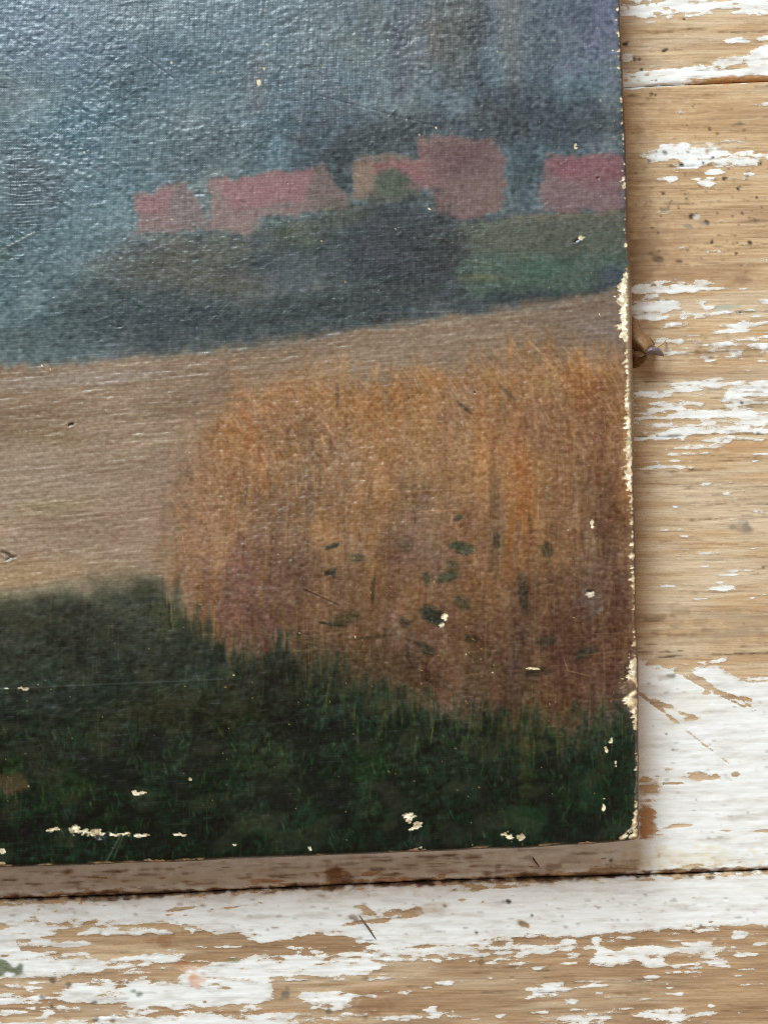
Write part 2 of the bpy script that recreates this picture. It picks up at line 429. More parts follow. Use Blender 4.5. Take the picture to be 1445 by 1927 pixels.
st(1400, 1165, 120, 20, (150, 130, 108), 0.42); st(1280, 1150, 20, 14, (140, 115, 90), .4); st(1230, 1163, 44, 5, (110, 86, 62), .6); st(1360, 1190, 120, 10, (158, 138, 114), .4)
st(1260, 1272, 9, 5, (110, 108, 96), .85); st(1252, 1275, 13, 5, (190, 178, 160), .6)
# long cracks in the wood
for (xa, ya, xb, yb, w_) in ((1240, 1236, 1460, 1228, 1.6), (1290, 664, 1460, 657, 1.8), (1205, 822, 1460, 815, 1.2), (1195, 1228, 1280, 1225, 1.1), (1190, 250, 1330, 238, 1.0), (1355, 588, 1460, 585, 1.2),
                            (1190, 720, 1330, 716, .9), (1220, 62, 1260, 61, 1.4), (1340, 62, 1440, 60, 1.0), (1190, 180, 1225, 186, 1.4)):
    n = int((xb - xa) / 9)
    for k in range(n + 1):
        t = k / n
        st(xa + (xb - xa) * t, ya + (yb - ya) * t + rng.uniform(-.8, .8), 8, w_, (84, 62, 42), rng.uniform(.4, .85), TILT, .5, -.5)
# dark grain lines and splits along the boards
for k in range(190):
    xa = rng.uniform(1190, 1430) if k < 130 else rng.uniform(0, 1400)
    ya = rng.uniform(30, 1240) if k < 130 else rng.uniform(1760, 1930)
    L = rng.uniform(15, 150); al = rng.uniform(.18, .6); w_ = rng.uniform(.7, 1.5); cc = rng.choice(((96, 70, 46), (120, 92, 64), (84, 68, 54)))
    for q in range(int(L / 8) + 1):
        st(xa + q * 8, ya - .042 * q * 8 + rng.uniform(-.5, .5), 7, w_ * rng.uniform(.7, 1.3), cc, al * rng.uniform(.5, 1), TILT, .5, -.3)
for (cx_, cy_, rx_, ry_, cc, al) in ((1330, 230, 130, 50, (176, 138, 96), .3), (1240, 470, 60, 60, (150, 116, 82), .35), (1320, 520, 130, 16, (160, 122, 86), .35), (1380, 660, 80, 10, (140, 108, 76), .45), (1300, 700, 120, 10, (170, 134, 96), .3),
                                    (1400, 840, 60, 10, (178, 128, 80), .4), (1260, 905, 80, 12, (160, 128, 92), .3), (1330, 1200, 130, 12, (150, 120, 88), .4), (1230, 60, 60, 20, (160, 126, 90), .3), (1350, 110, 70, 10, (166, 138, 104), .3)):
    st(cx_, cy_, rx_, ry_, cc, al)
# brown grime around the joints
for k in range(60):
    x = rng.uniform(-20, 1460); yj = 1691 - 0.039 * x
    st(x, yj + rng.uniform(-5, 5), rng.uniform(14, 50), rng.uniform(2, 5), rng.choice(((98, 60, 32), (84, 50, 28), (120, 80, 46))), rng.uniform(.3, .8))
st(1400, 150, 60, 7, (176, 122, 70), .8); st(1330, 152, 40, 5, (176, 122, 70), .7)
st(632, 1650, 21, 20, (110, 66, 34), .75); st(653, 1655, 8, 16, (100, 58, 30), .7); st(1050, 1656, 40, 6, (66, 48, 32), .7)
st(1216, 1547, 15, 27, (168, 112, 68), .75, 6, .35); st(1216, 1486, 20, 16, (172, 138, 100), .5)
st(361, 1824, 25, 15, (205, 158, 118), .75, 10); st(372, 1844, 18, 13, (214, 168, 138), .75); st(350, 1812, 22, 7, (160, 108, 70), .7)
st(8, 1822, 30, 17, (104, 112, 84), .95, 15, .3); st(38, 1830, 10, 8, (108, 112, 92), .9); st(262, 1872, 5, 6, (120, 130, 112), .9, 50); st(250, 1865, 5, 2.4, (110, 116, 96), .8); st(438, 1808, 12, 3, (130, 128, 84), .7)
st(536, 1872, 12, 12, (104, 98, 88), .8); st(690, 1890, 44, 20, (130, 92, 62), .5); st(300, 1772, 26, 14, (140, 96, 58), .5); st(620, 1902, 4, 5, (100, 96, 84), .8)
for x, y in ((100, 1846), (128, 1852), (98, 1893), (182, 1918), (212, 1920), (178, 1886), (84, 1878)): st(x, y, 7, 5, (92, 74, 58), .8)
st(905, 1811, 5, 12, (120, 92, 64), .8, 8); st(1216, 1797, 8, 4, (120, 98, 74), .8); st(1270, 1705, 30, 4, (190, 178, 160), .5); st(820, 1710, 30, 10, (190, 172, 150), .5)
st(560, 1652, 700, 34, (184, 150, 120), .25)  # wide brown tint: paints the canvas's shadow band darker and warmer
for k in range(170):  # brown flecks, also painted in to deepen the canvas's shadow
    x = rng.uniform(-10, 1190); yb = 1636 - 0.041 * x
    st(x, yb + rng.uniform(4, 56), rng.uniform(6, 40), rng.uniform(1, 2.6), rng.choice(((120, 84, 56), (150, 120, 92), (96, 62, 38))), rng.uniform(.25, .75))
st(983, 1737, 12, 6, (138, 116, 88), .8, 20); st(668, 1730, 9, 6, (130, 112, 92), .8, 30)
st(1270, 1615, 130, 22, (226, 214, 176), .35); st(1300, 1330, 60, 30, (228, 214, 192), .25); st(1330, 1380, 90, 14, (222, 218, 214), .25)
st(1215, 640, 40, 120, (150, 120, 90), .25, 90); st(1210, 430, 30, 200, (120, 92, 64), .28, 0)  # tall strip paints the canvas's shade onto the wood along its right edge

for k in range(110):
    x = rng.uniform(-20, 1460); yj = 1691 - 0.039 * x
    st(x, yj + rng.gauss(1, 4.5), rng.uniform(6, 24), rng.uniform(1.4, 4), rng.choice(((88, 54, 28), (70, 44, 26), (104, 66, 36))), rng.uniform(.5, .95))
for k in range(150):
    x = -20 + k * 10
    st(x, 1691.5 - 0.039 * x + 2.0 * math.sin(x / 170.0) + rng.uniform(-1, 1.5), 9, rng.uniform(2.2, 5), rng.choice(((52, 33, 18), (66, 42, 24))), rng.uniform(.8, 1.0))
# weathered grey / warm variation of the wood, as an attribute
wgrey = 0.5 + 0.22 * FR.noise(17, 120, 14, TILT) + 0.18 * FR.noise(18, 40, 4, TILT)
wgrey -= 0.3 * sst(560, 420, FY) * sst(160, 240, FY); wgrey += 0.22 * np.exp(-((FV - 1170) / 60) ** 2) - 0.16 * np.exp(-((FX - 1400) / 130) ** 2 - ((FY - 340) / 170) ** 2)
wtone = 0.62 * sst(1700, 1790, FY + 0.04 * FX) + 0.22 * FR.noise(25, 90, 12, TILT) + 0.15 * FR.noise(26, 30, 4, TILT)
wtone += 0.35 * np.exp(-((FX - 700) / 260) ** 2 - ((FY - 1790) / 40) ** 2) + 0.25 * np.exp(-((FX - 1195) / 30) ** 2) + .3 * np.exp(-((FV - 1212) / 30) ** 2)  # middle term paints canvas shade as darker wood along its right edge
grain_h = 0.16 * FR.noise(19, 45, 1.5, TILT) + 0.16 * FR.noise(20, 12, 1.6, TILT)
pt_h = sst(-0.03, 0.2, cov)
brush_h = 0.14 * FR.noise(21, 40, 2.2, TILT) + 0.12 * FR.noise(22, 5, 3, TILT)
fh = grain_h * (1 - 0.6 * pt_h) + pt_h * (0.5 + brush_h) + 0.8 * np.exp(-((cov - 0.22) / 0.16) ** 2) + fdent + 0.5 * FR.noise(23, 90, 30, TILT)

def wood_material():
    M = Mat("worn_painted_wood")
    tc = M.n('ShaderNodeTexCoord').outputs['Object']
    rot = (0, 0, math.radians(TILT))
    g1 = M.mapping(tc, (55, 1500, 55), rot)
    g2 = M.mapping(tc, (20, 420, 20), rot)
    g3 = M.mapping(tc, (420, 3600, 400), rot)
    n1 = M.noise(g1, 1.0, 5, 0.6, 0.3)
    n2 = M.noise(g2, 1.0, 4, 0.55, 0.6)
    n3 = M.noise(g3, 1.0, 3, 0.6)
    grey = M.attr('weathering').outputs['Fac']
    a = M.math('MULTIPLY', n1, 0.45)
    a = M.math('MULTIPLY_ADD', n2, 0.35, a)
    a = M.math('MULTIPLY_ADD', n3, 0.20, a)
    woodc = M.ramp(a, [(0.30, lin(136, 105, 76)), (0.44, lin(180, 147, 110)), (0.55, lin(200, 169, 131)), (0.72, lin(220, 195, 160))])
    greyc = M.ramp(a, [(0.30, lin(136, 114, 90)), (0.50, lin(202, 179, 149)), (0.72, lin(222, 205, 178))])
    gf = M.smooth(grey, 0.25, 0.95)
    wood = M.mix(gf, woodc, greyc)
    pores = M.noise(M.mapping(tc, (260, 9000, 260), rot), 1.0, 2, 0.5)
    wood = M.mix(M.smooth(pores, 0.60, 0.74, 0.0, 0.55), wood, lin(112, 80, 52))
    fib = M.noise(M.mapping(tc, (480, 7000, 480), rot), 1.0, 2, 0.5)
    wood = M.mix(M.smooth(fib, 0.62, 0.74, 0.0, 0.4), wood, lin(236, 216, 182))
    flk = M.noise(M.mapping(tc, (1100, 6500, 1100), rot), 1.0, 2, 0.5)
    wood = M.mix(M.smooth(flk, 0.655, 0.72, 0.0, 0.6), wood, lin(238, 222, 192))
    wood = M.mix(M.smooth(flk, 0.345, 0.28, 0.0, 0.5), wood, lin(104, 74, 48))
    # small bright scuffs on the wood
    sc = M.smooth(n3, 0.66, 0.78, 0.0, 0.35)
    wood = M.mix(sc, wood, lin(226, 206, 170))
    wood = M.mix(M.smooth(M.attr('wood_tone').outputs['Fac'], -0.1, 1.1, 0.0, 0.75), wood, M.ramp(a, [(0.3, lin(112, 84, 60)), (0.5, lin(150, 117, 88)), (0.7, lin(176, 144, 112))]))
    # paint
    cv = M.attr('paint_cover').outputs['Fac']
    jn = M.noise(M.mapping(tc, (700, 3000, 700), rot), 1.0, 4, 0.65)
    jn2 = M.noise(M.mapping(tc, (2600, 5200, 2600), rot), 1.0, 3, 0.6)
    cv2 = M.math('ADD', cv, M.math('MULTIPLY', M.math('SUBTRACT', jn, 0.5), 2.6))
    cv2 = M.math('ADD', cv2, M.math('MULTIPLY', M.math('SUBTRACT', jn2, 0.5), 1.6))
    pf = M.smooth(cv2, -0.06, 0.10)
    pn = M.noise(M.mapping(tc, (60, 260, 60), rot), 1.0, 5, 0.6)
    pcol = M.ramp(pn, [(0.28, lin(202, 197, 190)), (0.5, lin(235, 235, 232)), (0.75, lin(243, 244, 244))])
    thin = M.smooth(cv2, 0.05, 1.3, 0.5, 0.0)
    hair = M.smooth(n1, 0.36, 0.50, 0.35, 0.0)
    pcol = M.mix(M.math('ADD', thin, M.math('MULTIPLY', hair, 0.35), clamp=True), pcol, lin(205, 188, 164))
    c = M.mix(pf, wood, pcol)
    stn = M.attr('stain_shade')
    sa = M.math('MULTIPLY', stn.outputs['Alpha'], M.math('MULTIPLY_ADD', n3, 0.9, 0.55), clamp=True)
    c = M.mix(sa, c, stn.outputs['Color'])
    M.l(c, M.b.inputs['Base Color'])
    r = M.math('MULTIPLY_ADD', pf, -0.12, 0.66)
    M.l(r, M.b.inputs['Roughness'])
    M.b.inputs['Specular IOR Level'].default_value = 0.35
    hgt = M.math('ADD', M.math('MULTIPLY', pf, 0.75), M.math('MULTIPLY', a, 0.7))
    hgt = M.math('MULTIPLY_ADD', pn, 0.15, hgt)
    bp = M.n('ShaderNodeBump')
    bp.inputs['Strength'].default_value = 0.55
    bp.inputs['Distance'].default_value = 0.00022
    M.l(hgt, bp.inputs['Height'])
    M.l(bp.outputs[0], M.b.inputs['Normal'])
    return M.m
WOOD = wood_material()

floor = empty("floor")
floor['kind'] = 'structure'

def j1(x): return 164 - 0.044 * (x - 1175)
def j2(x): return 1692 - 0.039 * x + 2.0 * np.sin(x / 170.0)
def chip(x, k): return 0.9 * np.abs(np.sin(x / 61.0 + k) * np.sin(x / 23.0 + 2 * k)) + 1.6 * np.clip(np.sin(x / 97.0 + 3 * k) * np.sin(x / 41.0 + k) - .45, 0, 1)

def plank(xs, ts, ytop, ybot, thick=70):
    """ts in [0,1] between the two edge curves; edges are eased, long sides go down"""
    XX, TT = np.meshgrid(xs, ts)
    y0 = ytop(XX); y1 = ybot(XX)
    YY = y0 + TT * (y1 - y0)
    h = FR.sample(fh, XX, YY)
    edge = np.minimum(YY - y0, y1 - YY)
    e_n = FR.sample(streak2, XX, YY)
    ease = np.clip(1 - edge / (7 + 2 * e_n), 0, 1)
    h = h - 3.0 * ease ** 2
    Z = h
    # long sides
    XX = np.vstack([XX[:1], XX, XX[-1:]]); YY = np.vstack([YY[:1], YY, YY[-1:]])
    Z = np.vstack([np.full((1, len(xs)), -thick), Z, np.full((1, len(xs)), -thick)])
    XX = np.hstack([XX[:, :1], XX, XX[:, -1:]]); YY = np.hstack([YY[:, :1], YY, YY[:, -1:]])
    Z = np.hstack([np.full((Z.shape[0], 1), -thick), Z, np.full((Z.shape[0], 1), -thick)])
    co = np.stack([(XX - CX) * S, (CY - YY) * S, Z * S], -1).reshape(-1, 3)
    me = make_mesh("plank", co, grid_faces(*XX.shape))
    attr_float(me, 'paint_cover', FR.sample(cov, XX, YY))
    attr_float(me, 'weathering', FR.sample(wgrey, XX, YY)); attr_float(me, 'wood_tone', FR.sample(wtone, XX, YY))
    attr_color(me, 'stain_shade', FR.sample(stain_shade, XX, YY))
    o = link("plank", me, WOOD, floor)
    return o

xs_right = np.concatenate([np.arange(-500, 1120, 45), np.arange(1140, 1476, 2.2), np.arange(1485, 2000, 45)])
xs_mid = np.concatenate([np.arange(-500, -20, 45), np.arange(-20, 1140, 6.0), np.arange(1140, 1476, 2.2), np.arange(1485, 2000, 45)])
xs_all = np.concatenate([np.arange(-500, -20, 45), np.arange(-20, 1476, 2.4), np.arange(1485, 2000, 45)])
tA = np.concatenate([np.linspace(0, 0.75, 16, endpoint=False), np.linspace(0.75, 1, 84)])
p_a = plank(xs_right, tA, lambda x: j1(x) - 720, lambda x: j1(x) - 0.9 - .6 * chip(x, .4))
nB = 660
p_b = plank(xs_mid, np.linspace(0, 1, nB), lambda x: j1(x) + 0.9 + .6 * chip(x, 5), lambda x: j2(x) - 0.7 - chip(x, 1))
tD = np.concatenate([np.linspace(0, 0.42, 140, endpoint=False), np.linspace(0.42, 1, 14)])
p_d = plank(xs_all, tD, lambda x: j2(x) + 0.7 + chip(x, 2.2), lambda x: j2(x) + 800)

# dark boards underneath, seen through the joints
def box_mesh(name, x0, x1, y0, y1, z0, z1):
    bm = bmesh.new()
    vs = [bm.verts.new(((x - CX) * S, (CY - y) * S, z * S)) for z in (z0, z1) for (x, y) in ((x0, y0), (x1, y0), (x1, y1), (x0, y1))]
    for f in ((3, 2, 1, 0), (4, 5, 6, 7), (0, 1, 5, 4), (1, 2, 6, 5), (2, 3, 7, 6), (3, 0, 4, 7)):
        bm.faces.new([vs[i] for i in f])
    bmesh.ops.recalc_face_normals(bm, faces=bm.faces)
    me = bpy.data.meshes.new(name); bm.to_mesh(me); bm.free()
    return me
def plain(name, rgb, rough=0.8, var=0.25, scale=900, spec=0.3):
    M = Mat(name)
    tc = M.n('ShaderNodeTexCoord').outputs['Object']
    n = M.noise(tc, scale, 4, 0.6)
    a = tuple(c * (1 - var) for c in lin(*rgb)[:3]) + (1,)
    b = tuple(min(1, c * (1 + var)) for c in lin(*rgb)[:3]) + (1,)
    M.l(M.ramp(n, [(0.3, a), (0.7, b)]), M.b.inputs['Base Color'])
    M.b.inputs['Roughness'].default_value = rough
    M.b.inputs['Specular IOR Level'].default_value = spec
    bp = M.n('ShaderNodeBump'); bp.inputs['Strength'].default_value = 0.4; bp.inputs['Distance'].default_value = 0.0001
    M.l(n, bp.inputs['Height']); M.l(bp.outputs[0], M.b.inputs['Normal'])
    return M.m
sub = link("subfloor", box_mesh("subfloor", -520, 2020, -640, 2560, -110, -70.5), plain("old_subfloor", (58, 40, 26)), floor)

# ================================================================== PAINTING
CR = Raster(-420, 1260, -420, 1680, 1.8)
X0, Y0 = np.meshgrid(CR.xs, CR.ys)           # nominal layout; right edge 1206, bottom edge 1586
XE, YE = 1206.0, 1586.0
RIGHT = [(-420, 1146), (0, 1168), (250, 1180), (500, 1188), (800, 1194), (1000, 1197), (1250, 1202), (1500, 1205), (1586, 1206)]
BOTTOM = [(-420, 1648), (0, 1635), (200, 1629), (400, 1622), (600, 1613), (800, 1605), (1000, 1597), (1206, 1584)]
def warp(x, y):
    wx = np.clip((x + 420) / (XE + 420), 0, 1.1); wy = np.clip((y + 420) / (YE + 420), 0, 1.1)
    return x + (interp(RIGHT, y) - XE) * wx ** 2, y + (interp(BOTTOM, x) - YE) * wy ** 2
edge_wob = CR.noise(300, 40, 40)
PX, PY = warp(X0, Y0)
def unwarp(x, y):
    u, v = x, y
    for _ in range(4):
        a, b = warp(np.array(u, float), np.array(v, float))
        u = u + (x - a); v = v + (y - b)
    return float(u), float(v)

n_big = CR.noise(101, 90, 60); n_mid = CR.noise(102, 26, 18); n_sm = CR.noise(103, 7, 5); n_ti = CR.noise(104, 2.2, 2.0)
n_ver = CR.noise(105, 14, 70); n_hor = CR.noise(106, 70, 7, -3)
e1 = CR.noise(107, 12, 9); e2 = CR.noise(108, 5, 4)

def mixc(img, m, c):
    c = np.asarray(c, float)
    img += m[..., None] * (c - img)

img = np.zeros(X0.shape + (3,))
# --- sky ------------------------------------------------------------------
tx = np.clip(PX / 1170, -0.3, 1); ty = np.clip(PY / 650, -0.3, 1)
sky_tl = np.array((100, 124, 135.)); sky_tr = np.array((112, 124, 132.)); sky_bl = np.array((102, 118, 118.)); sky_br = np.array((86, 100, 104.))
img[:] = ((1 - tx) * (1 - ty))[..., None] * sky_tl + (tx * (1 - ty))[..., None] * sky_tr + ((1 - tx) * ty)[..., None] * sky_bl + (tx * ty)[..., None] * sky_br
img += (4.5 * n_big + 6 * n_mid + 4 * CR.noise(164, 9, 22, 4))[..., None] * np.array((1.0, 1.0, .97))
img += (3.5 * CR.noise(109, 60, 40))[..., None] * np.array((1.0, 0.1, -0.6))
img += (5 * n_ver * sst(500, 760, PX) * (1 - sst(150, 330, PY)))[..., None] * np.array((1.0, 0.95, 0.75))
def blob(cx, cy, rx, ry, c, a, ang=0, soft=0.7, target=None):
    t = math.radians(ang); dx = PX - cx; dy = PY - cy
    u = dx * math.cos(t) + dy * math.sin(t); v = -dx * math.sin(t) + dy * math.cos(t)
    r = np.sqrt((u / rx) ** 2 + (v / ry) ** 2) + 0.16 * e1 + 0.08 * e2
    mixc(img, a * (1 - sst(1 - soft, 1 + soft * .6, r)), c)
blob(620, 60, 60, 130, (112, 122, 122), .5); blob(690, 90, 40, 120, (108, 112, 104), .4); blob(770, 60, 30, 130, (92, 96, 102), .4)
blob(850, 60, 40, 120, (78, 76, 72), .6); blob(815, 55, 18, 60, (110, 104, 98), .5); blob(905, 70, 28, 90, (66, 78, 88), .6); blob(962, 80, 20, 130, (112, 108, 104), .5)
blob(1090, 50, 90, 110, (96, 104, 122), .5); blob(1145, 40, 36, 90, (122, 124, 150), .55); blob(1040, 230, 120, 60, (62, 70, 76), .6); blob(480, 170, 22, 70, (110, 104, 104), .35)
blob(60, 360, 60, 90, (66, 76, 84), .5); blob(420, 270, 150, 45, (68, 84, 90), .5, -14); blob(600, 320, 70, 60, (64, 74, 78), .5); blob(780, 235, 90, 45, (60, 66, 66), .5)
blob(600, 210, 60, 90, (76, 80, 90), .4); blob(240, 290, 120, 60, (86, 104, 106), .4); blob(80, 60, 200, 90, (92, 108, 126), .5)
blob(680, 255, 110, 46, (62, 68, 70), .6, -8); blob(930, 225, 90, 60, (64, 70, 74), .55); blob(640, 330, 30, 60, (60, 70, 74), .6); blob(985, 330, 34, 66, (64, 76, 78), .6); blob(1090, 240, 80, 36, (66, 74, 80), .5)
blob(350, 320, 60, 26, (72, 86, 94), .5, -20); blob(890, 30, 22, 90, (70, 72, 72), .55); blob(745, 120, 22, 120, (80, 86, 90), .45); blob(1010, 110, 30, 110, (74, 84, 92), .5); blob(560, 130, 16, 110, (120, 130, 132), .4)
# --- dark hill / bushes behind the field ----------------------------------
yf = interp([(-420, 705), (0, 688), (150, 682), (300, 668), (450, 652), (560, 640), (640, 620), (760, 605), (900, 590), (1000, 576), (1080, 562), (1200, 538)], PX)
ybush = interp([(-420, 600), (0, 560), (150, 520), (205, 470), (250, 452), (330, 445), (440, 440), (500, 425), (560, 418), (650, 390), (720, 385), (800, 400), (860, 412), (960, 404), (1060, 395), (1200, 392)], PX)
bw_ = 10 + 26 * sst(520, 200, PX)
mb = sst(-1, 1, (PY - ybush + 7 * e1 + 8 * n_mid * sst(520, 200, PX)) / bw_) * (1 - sst(-3, 5, PY - yf + 3 * e2)) * (0.15 + 0.85 * sst(60, 330, PX + 14 * e1))
bush = np.zeros_like(img)
bush[:] = (79, 86, 87)
img_sky = img.copy()
img += mb[..., None] * 0.88 * (bush + (7 * n_mid + 5 * n_sm)[..., None] * np.array((1.1, 1, .8)) - img)
blob(330, 505, 130, 55, (104, 100, 88), .6, -5); blob(450, 530, 110, 40, (92, 88, 78), .5); blob(560, 440, 60, 35, (88, 96, 80), .6); blob(430, 470, 70, 25, (100, 104, 92), .5)
blob(540, 530, 60, 50, (82, 92, 98), .6); blob(250, 590, 160, 56, (62, 75, 78), .75); blob(450, 600, 180, 34, (60, 70, 72), .7, -6); blob(90, 640, 110, 34, (74, 86, 86), .5, -3)
mh = sst(-2, 3, poly_sd([(850, 425), (930, 412), (1010, 402), (1060, 396), (1200, 392), (1210, 540), (1080, 566), (1000, 576), (865, 560)], PX, PY) + 2.5 * e2)
mixc(img, mh * 0.92, (92, 96, 84))
mixc(img, mh * .5 * sst(440, 400, PY), (104, 104, 92))
mixc(img, mh * 0.85 * sst(462, 500, PY + 8 * e1), (80, 98, 88)); mixc(img, mh * 0.8 * sst(525, 560, PY + 0.1 * (PX - 1050) + 6 * e1), (54, 62, 66))
blob(1020, 505, 60, 20, (72, 102, 86), .5); blob(1150, 520, 36, 36, (62, 70, 84), .6); blob(905, 522, 50, 6, (130, 116, 78), .6)
# dark tree in front of houses is laid after the houses
# --- houses ---------------------------------------------------------------
hmask = np.zeros(X0.shape)
def shape(pts, c, a=0.92, soft=4, j=2.4):
    c = (np.array(c) * .62 + np.array((130, 120, 119)) * .38) * 1.07; soft = soft + 1; a = a * .96
    m = sst(-soft * .6, soft * .7, poly_sd(pts, PX, PY) + j * e2 * 1.0 + 1.2 * e1 + .6 * n_ti) * a
    np.maximum(hmask, m, out=hmask)
    mixc(img, m, c)
shape([(248, 372), (262, 362), (350, 344), (372, 380), (384, 400), (392, 412), (384, 430), (330, 440), (258, 440), (262, 410)], (134, 104, 104), .85)
shape([(252, 375), (332, 350), (318, 400), (258, 408)], (146, 94, 98), .95, 5)
shape([(330, 348), (352, 346), (374, 392), (392, 402), (390, 428), (336, 420), (316, 400)], (116, 104, 102), .8, 6)
shape([(262, 408), (322, 402), (326, 432), (260, 440)], (136, 108, 104), .8, 5)
shape([(396, 346), (412, 336), (460, 330), (540, 322), (592, 308), (604, 306), (640, 350), (655, 372), (640, 396), (560, 404), (500, 408), (470, 440), (390, 430), (398, 392)], (134, 110, 104), .85)
shape([(404, 340), (450, 332), (545, 322), (600, 308), (594, 330), (574, 376), (520, 386), (460, 392), (432, 394)], (150, 96, 100), .96, 5)
shape([(424, 352), (470, 345), (540, 338), (560, 355), (480, 372), (436, 380)], (164, 110, 114), .45, 8)
shape([(596, 310), (606, 308), (646, 356), (655, 384), (636, 398), (576, 388), (580, 360)], (108, 90, 84), .95, 5)
shape([(400, 350), (412, 350), (440, 396), (520, 392), (575, 385), (576, 398), (480, 412), (470, 438), (392, 430)], (142, 112, 104), .8, 5)
shape([(664, 300), (680, 292), (748, 288), (790, 296), (790, 380), (664, 374)], (124, 108, 92), .85)
shape([(698, 306), (786, 298), (850, 300), (838, 350), (795, 362), (770, 346), (756, 326), (700, 322)], (142, 82, 84), .92, 5)
shape([(668, 304), (698, 302), (702, 330), (694, 362), (666, 372)], (146, 114, 92), .8, 5)
shape([(784, 262), (800, 256), (926, 260), (944, 280), (950, 330), (948, 392), (930, 404), (870, 412), (820, 400), (812, 350), (788, 320)], (110, 78, 76), .96, 5)
shape([(790, 264), (806, 262), (800, 310), (836, 352), (806, 364), (784, 310)], (150, 98, 94), .6, 8)
shape([(806, 346), (950, 336), (948, 395), (900, 408), (820, 402)], (114, 84, 76), .75, 8)
shape([(1024, 300), (1040, 290), (1110, 291), (1170, 288), (1172, 392), (1140, 398), (1060, 400), (1018, 392), (1016, 330)], (120, 84, 86), .95, 5)
shape([(1028, 298), (1172, 290), (1172, 336), (1040, 334)], (128, 68, 78), .9, 9)
shape([(1060, 300), (1140, 300), (1150, 360), (1080, 356)], (124, 70, 80), .5, 14)
blob(870, 300, 60, 30, (104, 74, 78), .6)
mixc(img, 0.75 * np.exp(-((PY - 406 + 0.035 * (PX - 1050)) / 2.6) ** 2) * sst(940, 980, PX), (128, 118, 100))
# small outlines in warm ground colour round the gables
for (xa, ya, xb, yb) in ((398, 344, 600, 308), (666, 296, 790, 290), (786, 262, 930, 262), (252, 372, 350, 344), (1022, 296, 1040, 290), (660, 376, 664, 300), (606, 306, 650, 364)):
    t = np.clip(((PX - xa) * (xb - xa) + (PY - ya) * (yb - ya)) / ((xb - xa) ** 2 + (yb - ya) ** 2), 0, 1)
    dd = np.hypot(PX - xa - t * (xb - xa), PY - ya - t * (yb - ya)) + 1.5 * e2
    mixc(img, 0.5 * (1 - sst(2, 6, dd)) * sst(-.6, 1.0, e1), (132, 116, 104))
# dark tree
blob(740, 350, 42, 34, (84, 94, 82), .9, 0, .4); blob(705, 372, 30, 20, (92, 96, 84), .7)
blob(750, 420, 90, 50, (64, 70, 74), .9, 0, .45); blob(770, 500, 105, 80, (56, 60, 64), .85, 0, .5); blob(640, 405, 50, 26, (84, 88, 76), .6)
blob(690, 480, 50, 50, (66, 72, 78), .6); blob(840, 450, 34, 70, (58, 60, 60), .7); blob(700, 560, 160, 34, (60, 68, 68), .7, -6)
# --- field ----------------------------------------------------------------
mf = sst(-13, 14, PY - yf + 3 * e2 + 4 * n_hor)
fieldc = np.zeros_like(img)
fx = np.clip(PX / 1170, -.3, 1)[..., None]
fieldc[:] = np.array((142, 116, 92.)) * (1 - fx) + np.array((120, 98, 80.)) * fx
fieldc += (6 * n_big + 4 * n_hor + 3 * n_mid)[..., None] * np.array((1, .95, .85))
img += mf[..., None] * (fieldc - img)
blob(120, 715, 260, 20, (146, 132, 122), .6, -4); blob(1130, 615, 50, 40, (122, 106, 100), .6); blob(1120, 680, 60, 18, (150, 118, 104), .6); blob(60, 900, 150, 60, (146, 126, 108), .5)
blob(110, 950, 60, 14, (122, 104, 66), .5, -5); blob(60, 1080, 160, 30, (150, 118, 82), .6, -6); blob(250, 980, 80, 60, (140, 112, 92), .5); blob(100, 820, 120, 14, (122, 98, 68), .45, 8); blob(330, 770, 150, 12, (120, 96, 70), .4, -8)
# --- sheaf of standing stalks ---------------------------------------------
ysh = interp([(250, 1200), (280, 1080), (296, 1000), (315, 920), (345, 860), (400, 800), (440, 752), (500, 722), (560, 708), (660, 710), (720, 716), (780, 694), (850, 690), (905, 702), (950, 668), (1000, 646), (1060, 664), (1120, 676), (1210, 676)], PX)
d_ver = CR.noise(110, 5, 26); d_ver2 = CR.noise(111, 2.2, 16)
rag = 12 * d_ver + 9 * d_ver2 + 5 * e1
ms = sst(-40, 46, PY - ysh + rag) * sst(250, 400, PX + 8 * d_ver + 8 * e1)
sheaf = np.zeros_like(img)
sheaf[:] = (143, 105, 74)
dn = np.clip((PY - 700) / 600, 0, 1)[..., None]
sheaf += (1 - dn) * np.array((18, 14, 6.)) + dn * np.array((-36, -26, -16.))
vs1 = CR.noise(112, 9, 80, 3); vs2 = CR.noise(113, 3.5, 50, 2); vs3 = CR.noise(114, 20, 120, 4)
sheaf += (4 * vs1 + 3 * vs2 + 4 * CR.noise(116, 14, 14) + 3 * CR.noise(117, 5, 8, -30))[..., None] * np.array((1.0, .8, .55)) + (4 * vs3 + 7 * CR.noise(118, 26, 40))[..., None] * np.array((1.0, .45, -.2))
sheaf += (6 * n_mid)[..., None] * np.array((.9, .9, .9))
img += ms[..., None] * (sheaf - img)
def sblob(cx, cy, rx, ry, c, a, ang=0, soft=.8):
    t = math.radians(ang); dx = PX - cx; dy = PY - cy
    u = dx * math.cos(t) + dy * math.sin(t); v = -dx * math.sin(t) + dy * math.cos(t)
    r = np.sqrt((u / rx) ** 2 + (v / ry) ** 2) + 0.2 * d_ver + 0.12 * d_ver2 + .1 * e2
    mixc(img, a * (1 - sst(1 - soft, 1 + soft * .6, r)), c)
sblob(540, 750, 80, 40, (160, 110, 66), .6, -15); sblob(470, 820, 20, 110, (166, 106, 62), .6, -12); sblob(385, 950, 62, 150, (164, 122, 90), .7, 6); sblob(440, 1000, 20, 120, (140, 92, 60), .5)
